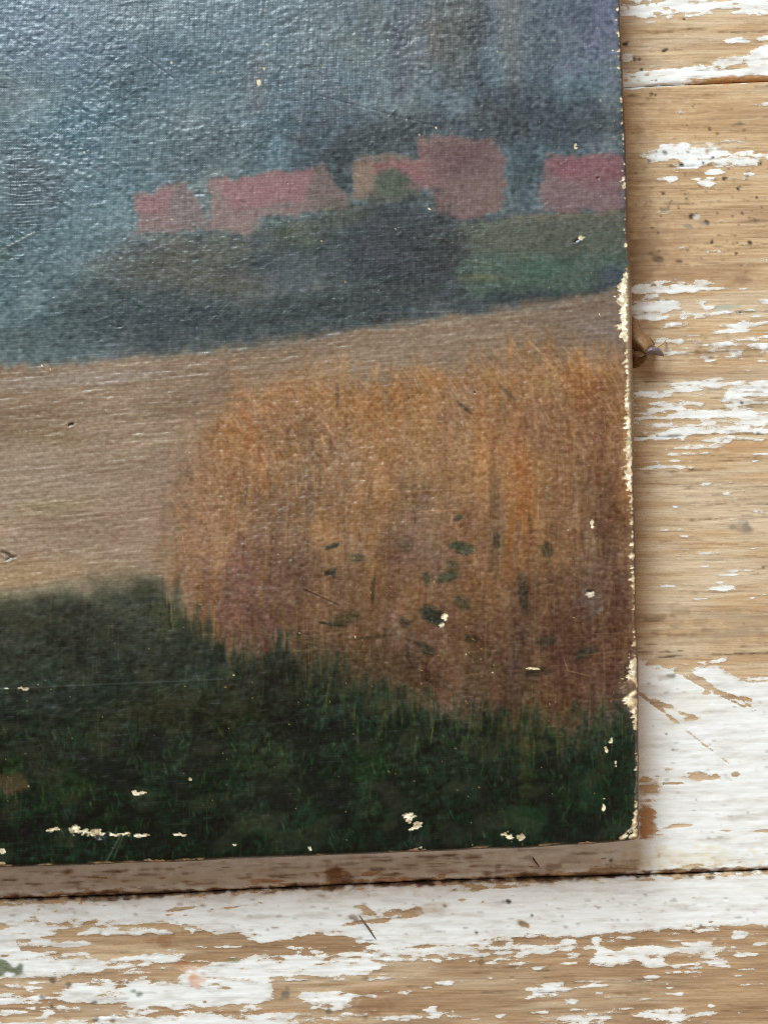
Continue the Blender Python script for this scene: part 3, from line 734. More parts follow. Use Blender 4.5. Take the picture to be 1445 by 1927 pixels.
sblob(620, 930, 60, 70, (112, 84, 66), .5); sblob(580, 900, 22, 60, (100, 84, 68), .5); sblob(560, 800, 28, 50, (118, 92, 72), .5); sblob(720, 800, 60, 70, (138, 98, 66), .45)
sblob(820, 715, 60, 16, (164, 106, 56), .6, 12); sblob(790, 860, 30, 90, (150, 112, 70), .4); sblob(910, 760, 26, 70, (160, 102, 54), .6); sblob(985, 900, 26, 150, (158, 92, 42), .6, -2)
sblob(960, 980, 12, 90, (150, 88, 40), .6); sblob(930, 1000, 10, 120, (84, 62, 40), .5); sblob(1000, 790, 40, 50, (146, 106, 84), .5); sblob(1090, 750, 26, 80, (128, 78, 40), .6); sblob(1130, 820, 36, 120, (120, 72, 46), .6)
sblob(1060, 860, 40, 130, (122, 78, 50), .5); sblob(1150, 930, 40, 140, (98, 62, 42), .6); sblob(1020, 1080, 34, 90, (94, 66, 40), .5); sblob(1080, 1130, 80, 100, (86, 60, 46), .6); sblob(1150, 1180, 50, 120, (78, 46, 36), .6)
sblob(450, 1130, 60, 110, (110, 78, 66), .6); sblob(540, 1100, 50, 120, (102, 74, 62), .5); sblob(650, 1130, 100, 90, (104, 74, 52), .5); sblob(760, 1050, 60, 80, (118, 84, 64), .5); sblob(880, 1030, 50, 80, (124, 86, 62), .5)
sblob(860, 1180, 70, 70, (96, 66, 48), .5); sblob(700, 1240, 120, 50, (78, 58, 38), .6); sblob(960, 1240, 80, 90, (84, 58, 42), .6); sblob(700, 1000, 12, 90, (140, 104, 60), .45); sblob(1065, 1250, 60, 90, (84, 52, 40), .5)
sblob(450, 1130, 60, 100, (116, 84, 74), .4); sblob(905, 1290, 40, 70, (86, 66, 44), .5); sblob(1000, 1330, 80, 50, (96, 70, 46), .55)
# --- foreground grass ------------------------------------------------------
yg = interp([(-420, 1150), (0, 1128), (60, 1120), (170, 1108), (250, 1092), (290, 1086), (320, 1112), (370, 1160), (400, 1190), (430, 1222), (500, 1228), (545, 1222), (580, 1250), (650, 1290), (720, 1310), (790, 1330), (850, 1345), (900, 1355), (960, 1362), (1040, 1385), (1100, 1398), (1150, 1370), (1206, 1335)], PX)
ragg = (10 * d_ver + 14 * d_ver2 + 5 * e1) * sst(250, 420, PX) + 4 * e1 + 5 * n_hor
rag_w = 34 + 14 * sst(300, 560, PX)
mg = sst(-1, 1, (PY - yg + ragg) / rag_w)
grass = np.zeros_like(img)
gy = np.clip((PY - 1120) / 460, 0, 1)[..., None]
g_top = np.array((66, 68, 56.)); g_bot = np.array((26, 42, 31.))
grass[:] = g_top * (1 - gy) + g_bot * gy
grass += (4 * n_mid + 2 * n_sm)[..., None] * np.array((.8, 1.0, .8)) + (4 * CR.noise(115, 40, 30))[..., None] * np.array((1.0, .5, .2))
img += mg[..., None] * (grass - img)
blob(330, 1340, 200, 40, (58, 52, 34), .75, -4); blob(560, 1280, 140, 30, (50, 46, 34), .6, -6); blob(620, 1250, 70, 40, (58, 62, 42), .45); blob(120, 1420, 120, 40, (60, 52, 46), .5); blob(60, 1320, 100, 30, (56, 56, 52), .4)
blob(20, 1478, 26, 26, (112, 76, 54), .85, 30, .5); blob(42, 1480, 12, 14, (104, 72, 50), .8); blob(140, 1470, 40, 34, (36, 62, 26), .6); blob(380, 1420, 34, 40, (96, 76, 60), .35, -40); blob(700, 1440, 50, 50, (38, 70, 32), .55)
blob(480, 1560, 30, 22, (44, 86, 40), .55); blob(20, 1430, 20, 24, (34, 66, 24), .6); blob(310, 1490, 60, 30, (34, 54, 42), .5); blob(480, 1530, 60, 40, (58, 50, 58), .4); blob(560, 1490, 60, 40, (56, 54, 40), .4); blob(730, 1460, 14, 60, (48, 44, 40), .6, 34); blob(700, 1500, 12, 50, (48, 44, 40), .5, 34)
blob(900, 1430, 120, 60, (40, 46, 42), .6); blob(830, 1370, 30, 20, (28, 38, 32), .6); blob(1010, 1360, 60, 50, (86, 68, 44), .45); blob(990, 1440, 14, 50, (96, 84, 40), .4); blob(1050, 1440, 40, 60, (36, 44, 40), .6)
blob(1140, 1440, 60, 100, (28, 50, 38), .7); blob(1120, 1500, 90, 50, (34, 62, 34), .5); blob(985, 1540, 40, 24, (40, 90, 44), .55); blob(600, 1590, 700, 26, (26, 50, 42), .6, -2.3); blob(1120, 1560, 120, 30, (24, 56, 46), .6)
blob(780, 1580, 30, 20, (46, 48, 58), .5); blob(300, 1150, 40, 18, (86, 84, 48), .5); blob(320, 1165, 30, 26, (88, 84, 46), .5); blob(900, 1560, 80, 30, (30, 54, 44), .5)

# ---------------- brush strokes over the block-in --------------------------
base = img.copy()
ht = np.zeros(X0.shape)
BR = np.random.default_rng(7)
bristle = CR.noise(120, 1.2, 1.2)[:64, :512].ravel()
def widx(x, y):
    return (x - CR.x0) / CR.step, (y - CR.y0) / CR.step
ENTRY = random.Random(99)
def stroke(x, y, L, Wd, ang, color=None, jit=8, alpha=0.6, h=0.3, warm=None):
    fx, fy = widx(x, y)
    R = (max(L, Wd) * 1.15) / CR.step + 2
    i0, i1 = int(max(0, fx - R)), int(min(CR.w, fx + R + 1)); j0, j1 = int(max(0, fy - R)), int(min(CR.h, fy + R + 1))
    if i1 - i0 < 3 or j1 - j0 < 3: return
    a = math.radians(ang)
    dx = (np.arange(i0, i1) - fx)[None, :] * CR.step; dy = (np.arange(j0, j1) - fy)[:, None] * CR.step
    u = (dx * math.cos(a) + dy * math.sin(a)) / L; v = (-dx * math.sin(a) + dy * math.cos(a)) / Wd
    v = v + 0.25 * u * u * ENTRY.uniform(-1, 1)
    m = np.clip(1.25 - (np.abs(u) ** 3 + v * v) * 1.2, 0, 1)
    off = ENTRY.randrange(0, 20000)
    bi = (off + ((v + 1.5) * Wd * 0.9).astype(int) * 37) % len(bristle)
    bt = bristle[bi]
    if alpha > .9: bt = bt * .3
    mm = m * alpha * np.clip(0.72 + 0.5 * bt, 0.05, 1)
    if color is None:
        jy = min(max(int(fy), 0), CR.h - 1); ix = min(max(int(fx), 0), CR.w - 1)
        c = base[jy, ix] + ENTRY.gauss(0, jit) * np.array((1, 1, 1)) + np.array((ENTRY.gauss(0, jit * .45), ENTRY.gauss(0, jit * .25), ENTRY.gauss(0, jit * .45)))
    else:
        c = np.array(color, float) + ENTRY.gauss(0, jit)
    img[j0:j1, i0:i1] += mm[..., None] * (c - img[j0:j1, i0:i1])
    ht[j0:j1, i0:i1] += h * m * (0.6 + 0.5 * bt)
U = ENTRY.uniform
def yfield(x): return float(interp([(-420, 705), (0, 688), (300, 668), (560, 640), (760, 605), (1000, 576), (1200, 538)], x))
# sky scumbling
for k in range(2600):
    x = U(-40, 1190); y = U(-40, 600)
    if y > yfield(x) - 20: continue
    if 240 < x < 960 and 300 < y < 420: continue
    vert = x > 560 and y < 260 and U(0, 1) < .45
    stroke(x, y, U(9, 30), U(3, 8), U(70, 110) if vert else ENTRY.choice((U(-25, 15), U(-50, -20), U(20, 50))), None, 7, U(.25, .6), U(.05, .35))
# bushes & slope
for k in range(1200):
    x = U(180, 1190); y = U(415, 660)
    if y > yfield(x) - 6: continue
    stroke(x, y, U(6, 24), U(2, 6), ENTRY.choice((U(-12, 8), U(-40, 30))), None, 9, U(.3, .7), U(.05, .25))
# houses: few broad strokes
for k in range(260):
    x = U(255, 960); y = U(262, 430)
    stroke(x, y, U(8, 20), U(3, 6), U(-20, 5), None, 5, U(.2, .5), U(.05, .2))
for k in range(80):
    stroke(U(1020, 1170), U(292, 395), U(8, 20), U(3, 6), U(-15, 5), None, 6, U(.3, .6), U(.05, .25))
# field: long horizontal drags
for k in range(1500):
    x = U(-60, 1190); y = U(560, 1110)
    if y < yfield(x) + 4 or (x > 420 and y > 800): continue
    stroke(x, y, U(25, 75), U(2, 6), U(-9, 2) if x < 700 else U(-14, 4), None, 6, U(.25, .6), U(.03, .16))
for k in range(40):   # curved sweeping streaks, left
    x = U(-20, 330); y = U(720, 1060)
    stroke(x, y, U(40, 90), U(.9, 1.6), U(-12, 6), (172, 150, 126), 8, .4, .16)
# sheaf: vertical drags bending at the top
for k in range(3600):
    x = U(280, 1200); y = U(660, 1360)
    ys_ = float(interp([(280, 1080), (315, 920), (400, 800), (500, 722), (660, 710), (850, 690), (1000, 650), (1210, 676)], x))
    if y < ys_ - 6: continue
    if x < 430 and U(0, 1) > (x - 285) / 160: continue
    top = max(0, 1 - (y - ys_) / 130)
    ang = 90 - top * U(20, 48)
    if x < 420: ang = 90 + U(-14, 4) + top * 20
    stroke(x, y, U(7, 24), U(1.8, 5.5), ang + U(-18, 18), None, 14, U(.3, .75), U(.04, .26))
for k in range(420):  # bright ochre and orange stalks
    x = U(310, 1180); ys_ = float(interp([(280, 1080), (315, 920), (400, 800), (500, 722), (660, 710), (850, 690), (1000, 650), (1210, 676)], x))
    y = ys_ + abs(ENTRY.gauss(0, 170))
    if y > 1150: continue
    top = max(0, 1 - (y - ys_) / 140)
    stroke(x, y, U(10, 34), U(1.0, 2.4), 90 - top * U(25, 50) + U(-6, 6), ENTRY.choice(((206, 156, 104), (190, 128, 74), (200, 156, 124), (168, 112, 68), (176, 140, 116))), 8, U(.2, .5), .3)
YS = [(280, 1080), (315, 920), (400, 800), (500, 722), (660, 710), (850, 690), (1000, 650), (1210, 676)]
for k in range(1100):  # fan of bent heads along the top, leaning to the right
    x = U(330, 1190); ys_ = float(interp(YS, x)); y = ys_ + U(-12, 190)
    top = max(0, 1 - (y - ys_) / 220)
    if x < 430 and U(0, 1) > (x - 320) / 130: continue
    stroke(x, y, U(6, 18), U(1.6, 4.2), 86 - top * U(28, 52) + U(-5, 5), ENTRY.choice(((210, 162, 112), (190, 140, 92), (172, 118, 70), (150, 108, 76), (196, 148, 120), (136, 94, 58), (160, 136, 116))), 7, U(.15, .5), U(.12, .3))
for k in range(700):   # upright straw, pink, ochre and umber
    x = U(320, 1190); y = U(840, 1260); dk = (y - 840) / 420
    c = np.array(ENTRY.choice(((176, 132, 104), (168, 124, 78), (148, 104, 66), (128, 92, 70), (160, 104, 56)))) * (1 - .3 * dk)
    if x < 430 and U(0, 1) > (x - 320) / 130: continue
    stroke(x, y, U(9, 28), U(2, 5), 90 + U(-7, 5), c, 6, U(.12, .4), U(.1, .25))
for k in range(120):  # dark gaps
    x = U(420, 1180); y = U(900, 1330)
    stroke(x, y, U(10, 40), U(1.5, 4), 90 + U(-8, 8), ENTRY.choice(((78, 56, 40), (70, 58, 40), (92, 60, 44))), 5, U(.25, .5), .1)
# grass blades up into the sheaf
for k in range(520):
    x = U(280, 1200); y0 = float(interp([(280, 1100), (370, 1160), (430, 1215), (545, 1230), (650, 1290), (850, 1345), (1040, 1385), (1206, 1345)], x))
    y = y0 + ENTRY.gauss(10, 30)
    stroke(x, y, U(8, 26), U(1.2, 3), 90 + U(-14, 14), ENTRY.choice(((52, 58, 38), (40, 52, 36), (78, 76, 42), (34, 46, 36), (60, 50, 36))), 6, U(.3, .7), U(.05, .22))
# grass mass
for k in range(4200):
    x = U(-40, 1206); y = U(1110, 1640)
    y0 = float(interp([(-40, 1130), (170, 1110), (290, 1090), (370, 1165), (430, 1230), (545, 1240), (650, 1300), (850, 1355), (1040, 1395), (1206, 1360)], x))
    if y < y0 + 6: continue
    low = (y - 1330) / 250
    ang = ENTRY.choice((U(-14, 10), U(-50, 40))) if U(0, 1) > low * 1.2 else U(55, 125)
    stroke(x, y, U(5, 20), U(1.6, 4.5), ang, None, 12, U(.35, .85), U(.08, .3))
for k in range(1500):
    x = U(-20, 1200); y = U(1330, 1610)
    if y < float(interp([(-40, 1330), (430, 1330), (850, 1350), (1206, 1370)], x)): continue
    stroke(x, y, U(5, 15), U(1.2, 3), U(58, 122), ENTRY.choice(((76, 102, 60), (40, 84, 44), (92, 92, 60), (34, 72, 54), (18, 30, 24), (16, 28, 22), (22, 40, 28), (82, 76, 58), (44, 96, 38), (96, 84, 56), (60, 92, 70))), 6, U(.3, .75), U(.15, .4))
for k in range(260):
    x = U(560, 1180); y = float(interp([(560, 1250), (700, 1310), (850, 1345), (1040, 1385), (1206, 1345)], x)) + ENTRY.gauss(6, 26)
    stroke(x, y, U(10, 28), U(1.6, 3.2), 90 + U(-12, 12), ENTRY.choice(((44, 72, 42), (30, 52, 36), (88, 92, 48), (30, 58, 44), (64, 70, 42))), 6, U(.4, .8), U(.15, .35))
for k in range(240):
    x = U(-20, 420); y = U(1130, 1310)
    if y < float(interp([(-20, 1150), (170, 1135), (290, 1110), (370, 1180), (430, 1240)], x)): continue
    stroke(x, y, U(7, 22), U(1.4, 3.4), U(-45, 10), ENTRY.choice(((92, 94, 94), (84, 78, 66), (50, 52, 44), (72, 80, 64), (44, 48, 42))), 6, U(.2, .55), .2)
# wet-in-wet: the paint was dragged together, softening strokes and outlines
def soften(a, sg):
    f = np.exp(-0.5 * ((CR.KX * sg) ** 2 + (CR.KY * sg) ** 2))
    return np.stack([np.fft.irfft2(np.fft.rfft2(a[..., q]) * f, s=a.shape[:2]) for q in range(3)], -1)
wsoft = np.clip(.34 * ms * (1 - mg) + (.1 * mg) + .8 * hmask + .45 * mb + .75 * np.exp(-((PY - yf) / 14) ** 2) + .6 * np.exp(-((PY - yg) / 30) ** 2) * sst(420, 300, PX), 0, .85)
img += wsoft[..., None] * (soften(img, 3.4) - img)
# the green leaf-shaped dabs on the sheaf
LEAF = (54, 62, 46)
for (x, y, L, Wd, a, c) in ((676, 1037, 15, 8, 4, (86, 82, 60)), (628, 1015, 14, 5, -20, (50, 54, 42)), (625, 1062, 12, 5, -25, (46, 52, 42)), (632, 1066, 8, 4, 80, (46, 52, 42)), (768, 1018, 14, 11, 0, (92, 76, 58)),
                           (878, 1023, 20, 10, 14, (56, 66, 50)), (862, 1018, 12, 6, 0, (74, 84, 62)), (868, 966, 5, 8, 80, (54, 60, 46)), (845, 1075, 22, 9, -18, (74, 82, 60)), (806, 1078, 7, 14, -10, (78, 76, 54)),
                           (856, 1056, 13, 11, 60, (80, 74, 50)), (874, 1124, 16, 12, 40, (74, 68, 48)), (818, 1147, 25, 15, 30, (40, 52, 44)), (764, 1160, 11, 9, 40, (66, 58, 46)), (650, 1150, 30, 12, -18, (68, 60, 38)),
                           (625, 1158, 26, 3, 10, (56, 54, 38)), (808, 1213, 13, 9, 20, (52, 52, 38)), (796, 1200, 14, 5, 20, (60, 54, 38)), (1036, 1030, 14, 11, 70, (66, 60, 42)), (990, 1110, 10, 36, -4, (60, 52, 40)),
                           (1030, 1200, 18, 10, -10, (62, 54, 40)), (1105, 1225, 22, 10, -20, (60, 56, 44)), (1012, 1258, 24, 9, -5, (58, 46, 32)), (705, 1095, 24, 4, 95, (74, 60, 40)), (890, 1193, 13, 8, 15, (66, 54, 40)),
                           (640, 735, 4, 22, 0, (112, 84, 62)), (965, 735, 24, 4, 45, (104, 84, 64)), (882, 762, 18, 4, 42, (96, 74, 56)), (940, 1010, 6, 18, -6, (66, 60, 44)), (700, 1185, 40, 4, -4, (84, 68, 44))):
    stroke(x, y, L * 1.2, Wd * 1.25, a, np.array(c) - 8, 3, 1.0, .5)
for (x, y, L, Wd, a, c) in ((676, 1042, 13, 2.4, 4, (56, 54, 40)), (874, 1033, 14, 2.6, 16, (44, 50, 40)), (820, 1160, 16, 3, 32, (30, 40, 36)), (850, 1082, 18, 2.4, -18, (58, 62, 46))):
    stroke(x, y, L, Wd, a, c, 2, .9, .2)

# ---------------- surface relief -----------------------------------------
m_sky = 1 - sst(-6, 6, PY - yf)
m_sheaf = ms * (1 - mg)
m_grass = mg
m_field = np.clip(1 - m_sky - m_sheaf - m_grass, 0, 1)
patch = np.clip(0.9 + 0.25 * CR.noise(129, 40, 26), 0.45, 1.4)
mixo = sst(-.6, .6, CR.noise(128, 45, 30))
rip = (CR.noise(130, 15, 6, -10, 2.5) * 0.15 + (CR.noise(131, 7.5, 3.6, -14, 2.5) * mixo + CR.noise(127, 6, 3.4, 28, 2.5) * (1 - mixo)) * 0.22 + CR.noise(139, 3.4, 2.4, -5, 2.5) * 0.28 + CR.noise(126, 1.9, 1.6, 0, 2.5) * 0.17) * patch
rip -= 0.40 * sst(1.3, 2.4, CR.noise(125, 9, 2.2, -12)) * patch
wv_m = np.exp(-((PX - 40) / 46) ** 2 - ((PY - 345) / 80) ** 2) + .5 * np.exp(-((PX - 30) / 60) ** 2 - ((PY - 520) / 120) ** 2) + .35 * np.exp(-((PX - 640) / 60) ** 2 - ((PY - 120) / 120) ** 2)
weave = np.sin((X0 + 1.5 * e1) * 2 * np.pi / 6.2) * np.clip(.6 + .5 * CR.noise(124, 3, 14), 0, 1.4) + np.sin((Y0 + 1.5 * e1) * 2 * np.pi / 6.2) * np.clip(.6 + .5 * CR.noise(123, 14, 3), 0, 1.4)
rip = rip * .52 * (1 - .35 * hmask) + weave * .34 * wv_m + CR.noise(121, 1.7, 9, 4, 2.5) * .12
hor = CR.noise(132, 30, 1.8, -6, 3) * 0.11 * np.clip(.8 + .6 * n_mid, .1, 2) + CR.noise(133, 11, 2.0, -6, 3) * 0.17 + CR.noise(122, 2.6, 2.0, 0, 2.5) * .14
ver = CR.noise(134, 1.9, 16, 2, 3) * 0.15 + CR.noise(135, 2.2, 2.0, 0, 3) * 0.27 + CR.noise(147, 1.8, 9, -32, 3) * 0.26 * (1 - sst(800, 1020, PY)) + CR.noise(148, 5, 3.4, 20, 2.5) * .2
gra = CR.noise(136, 5, 3.2, -10, 2.5) * 0.30 + CR.noise(137, 2.2, 9, 5, 2.5) * 0.22
rip *= 0.6 + 0.4 * (1 - sst(300, 1100, PX + PY))
cloth = CR.noise(138, 22, 1.8, TILT, 3) * 0.05 + CR.noise(140, 1.8, 22, TILT, 3) * 0.05
slow = CR.noise(141, 110, 80) * 1.6
relief = m_sky * rip + m_field * hor + m_sheaf * ver * .85 + m_grass * gra + cloth
h_total = relief * (1 - .25 * m_grass) + (0.42 + .4 * m_sky) * ht
dry = np.clip(relief, -1.2, 1.5)
img += (dry * (m_sky * 5 + m_field * 9 + m_sheaf * 12 + m_grass * 7))[..., None] * np.array((1.0, .95, .85))
img += (n_ti * (m_sky * 4 + m_field * 3.5 + m_sheaf * 5 + m_grass * 3) + CR.noise(160, 3.4, 2.4, -8, 2.5) * (m_sky * (8 - 4 * mb) * (1 - .75 * hmask) + m_field * 3 + m_sheaf * 2.5 + m_grass * 1) + n_sm * 1.5)[..., None]
# overall tone of the passages of paint
img += (m_field * (12 + 14 * sst(740, 860, PY) * sst(700, 200, PX) + 6 * sst(400, 700, PX)))[..., None] * np.array((1.0, 1.02, .98))
img += (m_sheaf * 9 * sst(1300, 1000, PY))[..., None] * np.array((1.0, 1.05, 1.05))
gk = m_grass * sst(1150, 1480, PY)
img += gk[..., None] * ((img - 40) * 1.35 + np.array((14, 25, 17.)) - img)
img += (m_grass * (1 - sst(1150, 1480, PY)))[..., None] * ((img - 62) * 1.25 + np.array((57, 58, 50.)) - img)
lum = img.mean(axis=2, keepdims=True)
img += m_grass[..., None] * .38 * (lum * np.array((.93, 1.06, .92)) - img)
img += (m_grass * (1 - sst(1250, 1480, PY)))[..., None] * np.array((2, 1, 6.))
dk = sst(.5, 1.5, CR.noise(162, 16, 20)) * gk * .6
mixc(img, dk, (10, 17, 12))
em = sst(.7, 1.6, CR.noise(163, 14, 22)) * m_grass * sst(1400, 1520, PY) * .45
mixc(img, em, (26, 58, 40))
mot = sst(.3, 1.5, CR.noise(165, 18, 12, -10)) * m_grass * .45
mixc(img, mot, (62, 62, 44))
# worn weave: lit pinpoints of ground showing where threads cross
thr = CR.noise(161, 1.3, 60, 2); sp = CR.noise(142, 1.1, 1.1) + .35 * np.clip(thr, -.5, 2.5) * m_sheaf; spv = CR.noise(143, 8, 26)
dens = (0.25 + m_sheaf * 0.9 + m_grass * 0.35) * 0.9
spk = sst(3.5, 4.1, sp + 0.35 * np.clip(spv, -1, 2) + 0.5 * dens)
mixc(img, spk * 0.75, (206, 172, 120))
# vertical thread wear lines
tl = CR.noise(144, .8, 16, 1); tm = CR.noise(145, 30, 60)
mixc(img, (m_sheaf + .5 * m_grass) * sst(1.9, 2.8, tl + .5 * tm) * .2, (186, 150, 100))
th = CR.noise(146, 16, .8, TILT)
mixc(img, (m_sheaf + .4 * m_grass) * sst(2.2, 3.0, th + .6 * tm) * .2, (186, 150, 100))

# ---------------- losses: bare ground ------------------------------------
bare = np.zeros(X0.shape)
ldist = XE - X0; bdist = YE - Y0
ln = CR.noise(150, 5.5, 1.4, -20) + 0.5 * CR.noise(151, 2.2, 1.6)
lw = interp([(-420, 0), (0, 3), (60, 6), (140, 8), (200, 9), (260, 8), (300, 10), (400, 8), (450, 7), (500, 9), (520, 18), (545, 29), (600, 25), (632, 23), (645, 15), (700, 14), (760, 17), (820, 16), (860, 17), (905, 20), (930, 11), (985, 9), (1030, 9), (1060, 12), (1090, 12), (1110, 7), (1180, 6), (1230, 9), (1255, 19), (1300, 32), (1330, 24), (1350, 10), (1400, 7), (1470, 6), (1540, 10), (1570, 18), (1586, 20)], PY)
rim = interp([(-420, 3), (0, 5), (300, 6), (490, 8), (540, 11), (760, 11), (900, 6), (1200, 3), (1600, 3)], PY)
on_edge = sst(-2.2, 2.2, (lw - ldist) + 3.4 * ln) * sst(-2, 2, ldist - rim + 1.5 * ln)
thin_gate = np.where(lw < 9, sst(-.1, .8, CR.noise(152, 5, 5) + CR.noise(153, 60, 22) * .5 + (lw - 5) * .16 + .25), sst(-2.2, -1.0, CR.noise(152, 5, 5) + lw * .1))
bare = np.maximum(bare, on_edge * thin_gate)
# a hollow in the big loss near the lower right keeps some paint
bare *= 1 - 0.75 * sst(.3, 1.2, CR.noise(154, 6, 5)) * np.exp(-((PY - 1300) / 34) ** 2)
# bottom edge: scattered nicks
bw = sst(.55, 1.2, CR.noise(155, 9, 2.4, TILT) + .5 * CR.noise(156, 60, 30)) * sst(11, 4, bdist) * sst(-1, 1, bdist - 1.5)
bare = np.maximum(bare, bw * .9)
def loss(x, y, rx, ry, ang=0, rag_=.45, a=1.0):
    t = math.radians(ang); dx = PX - x; dy = PY - y
    R = max(rx, ry) * 2 + 8
    u = dx * math.cos(t) + dy * math.sin(t); v = -dx * math.sin(t) + dy * math.cos(t)
    r = np.sqrt((u / rx) ** 2 + (v / ry) ** 2) + rag_ * .75 * ln + .15 * e2 + .16 * n_ti
    global bare
    bare = np.maximum(bare, a * (1 - sst(.8, 1.15, r)) * (np.hypot(dx, dy) < R))
for c in ((106, 1562, 18, 5), (150, 1562, 22, 9), (178, 1566, 18, 7), (213, 1571, 8, 3), (262, 1572, 26, 3.5), (334, 1570, 8, 3), (265, 1492, 12, 4), (770, 1541, 10, 9, 30), (783, 1552, 8, 9), (775, 1560, 6, 5),
          (957, 1573, 14, 6, 10), (978, 1577, 8, 7), (584, 1597, 5, 5), (735, 1605, 5, 4), (780, 1603, 20, 6, -3), (600, 1613, 7, 3), (440, 1590, 12, 3), (300, 1623, 26, 3), (240, 1626, 14, 3), (360, 1618, 20, 2.4), (545, 1616, 12, 2.4),
          (838, 1160, 6, 10, 10), (833, 1176, 7, 4), (668, 1198, 3, 5), (487, 155, 4, 7, 20), (497, 128, 4, 2.5), (527, 160, 2, 2), (1112, 1118, 9, 6), (1113, 988, 3, 7), (45, 1296, 10, 2.4), (14, 1296, 6, 2), (820, 240, 2.4, 4),
          (808, 392, 6, 3.5), (1082, 275, 3, 5), (1092, 448, 5, 5), (1000, 1258, 14, 2), (358, 1464, 3, 3), (440, 1270, 3, 2), (966, 914, 3, 3), (955, 890, 2, 2), (1160, 1590, 10, 4), (1175, 1575, 12, 6, -50), (1195, 1545, 4, 12, 20),
          (6, 1602, 5, 4), (4, 1624, 8, 3), (1150, 1395, 4, 6), (1158, 1440, 2.4, 10), (1140, 1412, 3, 7), (1135, 1520, 3, 12), (1110, 1588, 14, 3)):
    c = list(c); c[2] *= .86; c[3] *= .86; loss(*c)
for k in range(60):
    x = U(0, 1200); y = U(0, 1620)
    loss(x, y, U(.9, 2.0), U(.9, 2.0), 0, .2, U(.4, .9))
# loosened dark green around the sea of nicks
gcol = np.zeros_like(img); gcol[:] = (234, 219, 188)
gcol += (9 * n_sm + 8 * n_ti)[..., None] * np.array((1, 1.05, 1.3)) 
lay = np.exp(-((bare - .45) / .28) ** 2) * .8
gcol = gcol * (1 - lay[..., None]) + np.array((158, 122, 84.)) * lay[..., None]
grime = sst(.2, 1.5, CR.noise(157, 4, 3)) * .5
gcol = gcol * (1 - grime[..., None]) + np.array((178, 150, 112.)) * grime[..., None]
gcol = gcol * np.clip(1 + .06 * n_ti + .05 * CR.noise(158, 1.6, 1.6), .7, 1.15)[..., None]
img = img * (1 - bare[..., None]) + gcol * bare[..., None]
# tan bare cloth along the very rim
rimm = sst(2.5, -1.0, ldist - rim + 1.2 * ln) * sst(-30, 60, PY) * interp([(-420, .9), (0, .5), (480, .5), (560, .95), (760, .95), (900, .4), (1200, .35), (1586, .4)], PY)
mixc(img, np.clip(rimm, 0, 1), (186, 162, 130))
rimd = sst(3, -1, ldist - rim * .9 + 1.2 * ln) * interp([(-420, .9), (0, .85), (250, .8), (480, .4), (540, .1), (800, .1), (1000, .6), (1250, .6), (1586, .3)], PY)
mixc(img, np.clip(rimd, 0, 1), (52, 40, 42))
mixc(img, sst(16, 4, np.hypot(np.maximum(X0 - XE + 20, 0), np.maximum(Y0 - YE + 20, 0)) * -1 + 26) * .7, (128, 92, 66))
# holes, dents and scratches
hole = np.zeros(X0.shape)
def dent(x, y, rx, ry, ang, depth, dark, c=(30, 24, 20)):
    global hole
    t = math.radians(ang); dx = PX - x; dy = PY - y
    u = dx * math.cos(t) + dy * math.sin(t); v = -dx * math.sin(t) + dy * math.cos(t)
    r = np.sqrt((u / rx) ** 2 + (v / ry) ** 2) + .15 * e2
    m = 1 - sst(.4, 1.1, r)
    hole -= depth * m
    hole += depth * .25 * np.exp(-((r - 1.7) / .5) ** 2)
    mixc(img, m * dark, c)
dent(1084, 452, 8, 3.5, -28, 2.2, .8); dent(1111, 1113, 9, 4, -10, 2.4, .75); dent(134, 799, 7, 3.5, -25, 2.2, .9); dent(12, 1042, 16, 4, 22, 2, .6, (70, 56, 42)); dent(22, 1050, 12, 3, -20, 2, .6, (60, 48, 36))
dent(1124, 335, 3.6, 3, 0, 1.5, .8); dent(375, 365, 12, 3, 0, 1, .5, (58, 60, 62)); dent(1112, 1130, 34, 30, 0, 1.4, .25, (126, 120, 124)); dent(225, 615, 6, 2, -10, 1, .6); dent(165, 1560, 90, 14, 0, .9, 0)
dent(893, 738, 3, 3, 0, .8, .7); dent(182, 1574, 10, 5, 30, 1.4, .6, (90, 72, 58))
def scratch(xa, ya, xb, yb, w_, depth, c, a):
    global hole
    t = np.clip(((PX - xa) * (xb - xa) + (PY - ya) * (yb - ya)) / ((xb - xa) ** 2 + (yb - ya) ** 2), 0, 1)
    dd = np.hypot(PX - xa - t * (xb - xa), PY - ya - t * (yb - ya))
    m = np.exp(-(dd / w_) ** 2)
    hole += depth * m
    mixc(img, m * a, c)
scratch(0, 474, 66, 438, 1.8, .8, (146, 146, 138), .6); scratch(573, 1110, 636, 1138, 1.5, -1.0, (70, 50, 38), .6); scratch(575, 1107, 638, 1136, 1.0, .5, (170, 130, 96), .5); scratch(475, 1108, 530, 1106, 1.4, .5, (150, 138, 128), .6)
scratch(845, 1108, 852, 1158, 1.2, .3, (142, 96, 66), .5); scratch(839, 1180, 841, 1225, 1.1, .3, (150, 124, 92), .5); scratch(198, 1626, 226, 1575, 1.5, .4, (120, 128, 110), .6); scratch(212, 1622, 232, 1574, 1.2, .4, (104, 116, 98), .5)
scratch(1060, 1238, 1068, 1262, 1.0, .3, (170, 140, 100), .6); scratch(1068, 1262, 1108, 1272, 1.0, .3, (170, 140, 100), .6); scratch(500, 940, 720, 930, 1.4, .5, (140, 98, 64), .35); scratch(720, 930, 850, 922, 1.4, .5, (160, 112, 70), .4); scratch(790, 962, 860, 960, 1.4, .4, (190, 140, 90), .5)
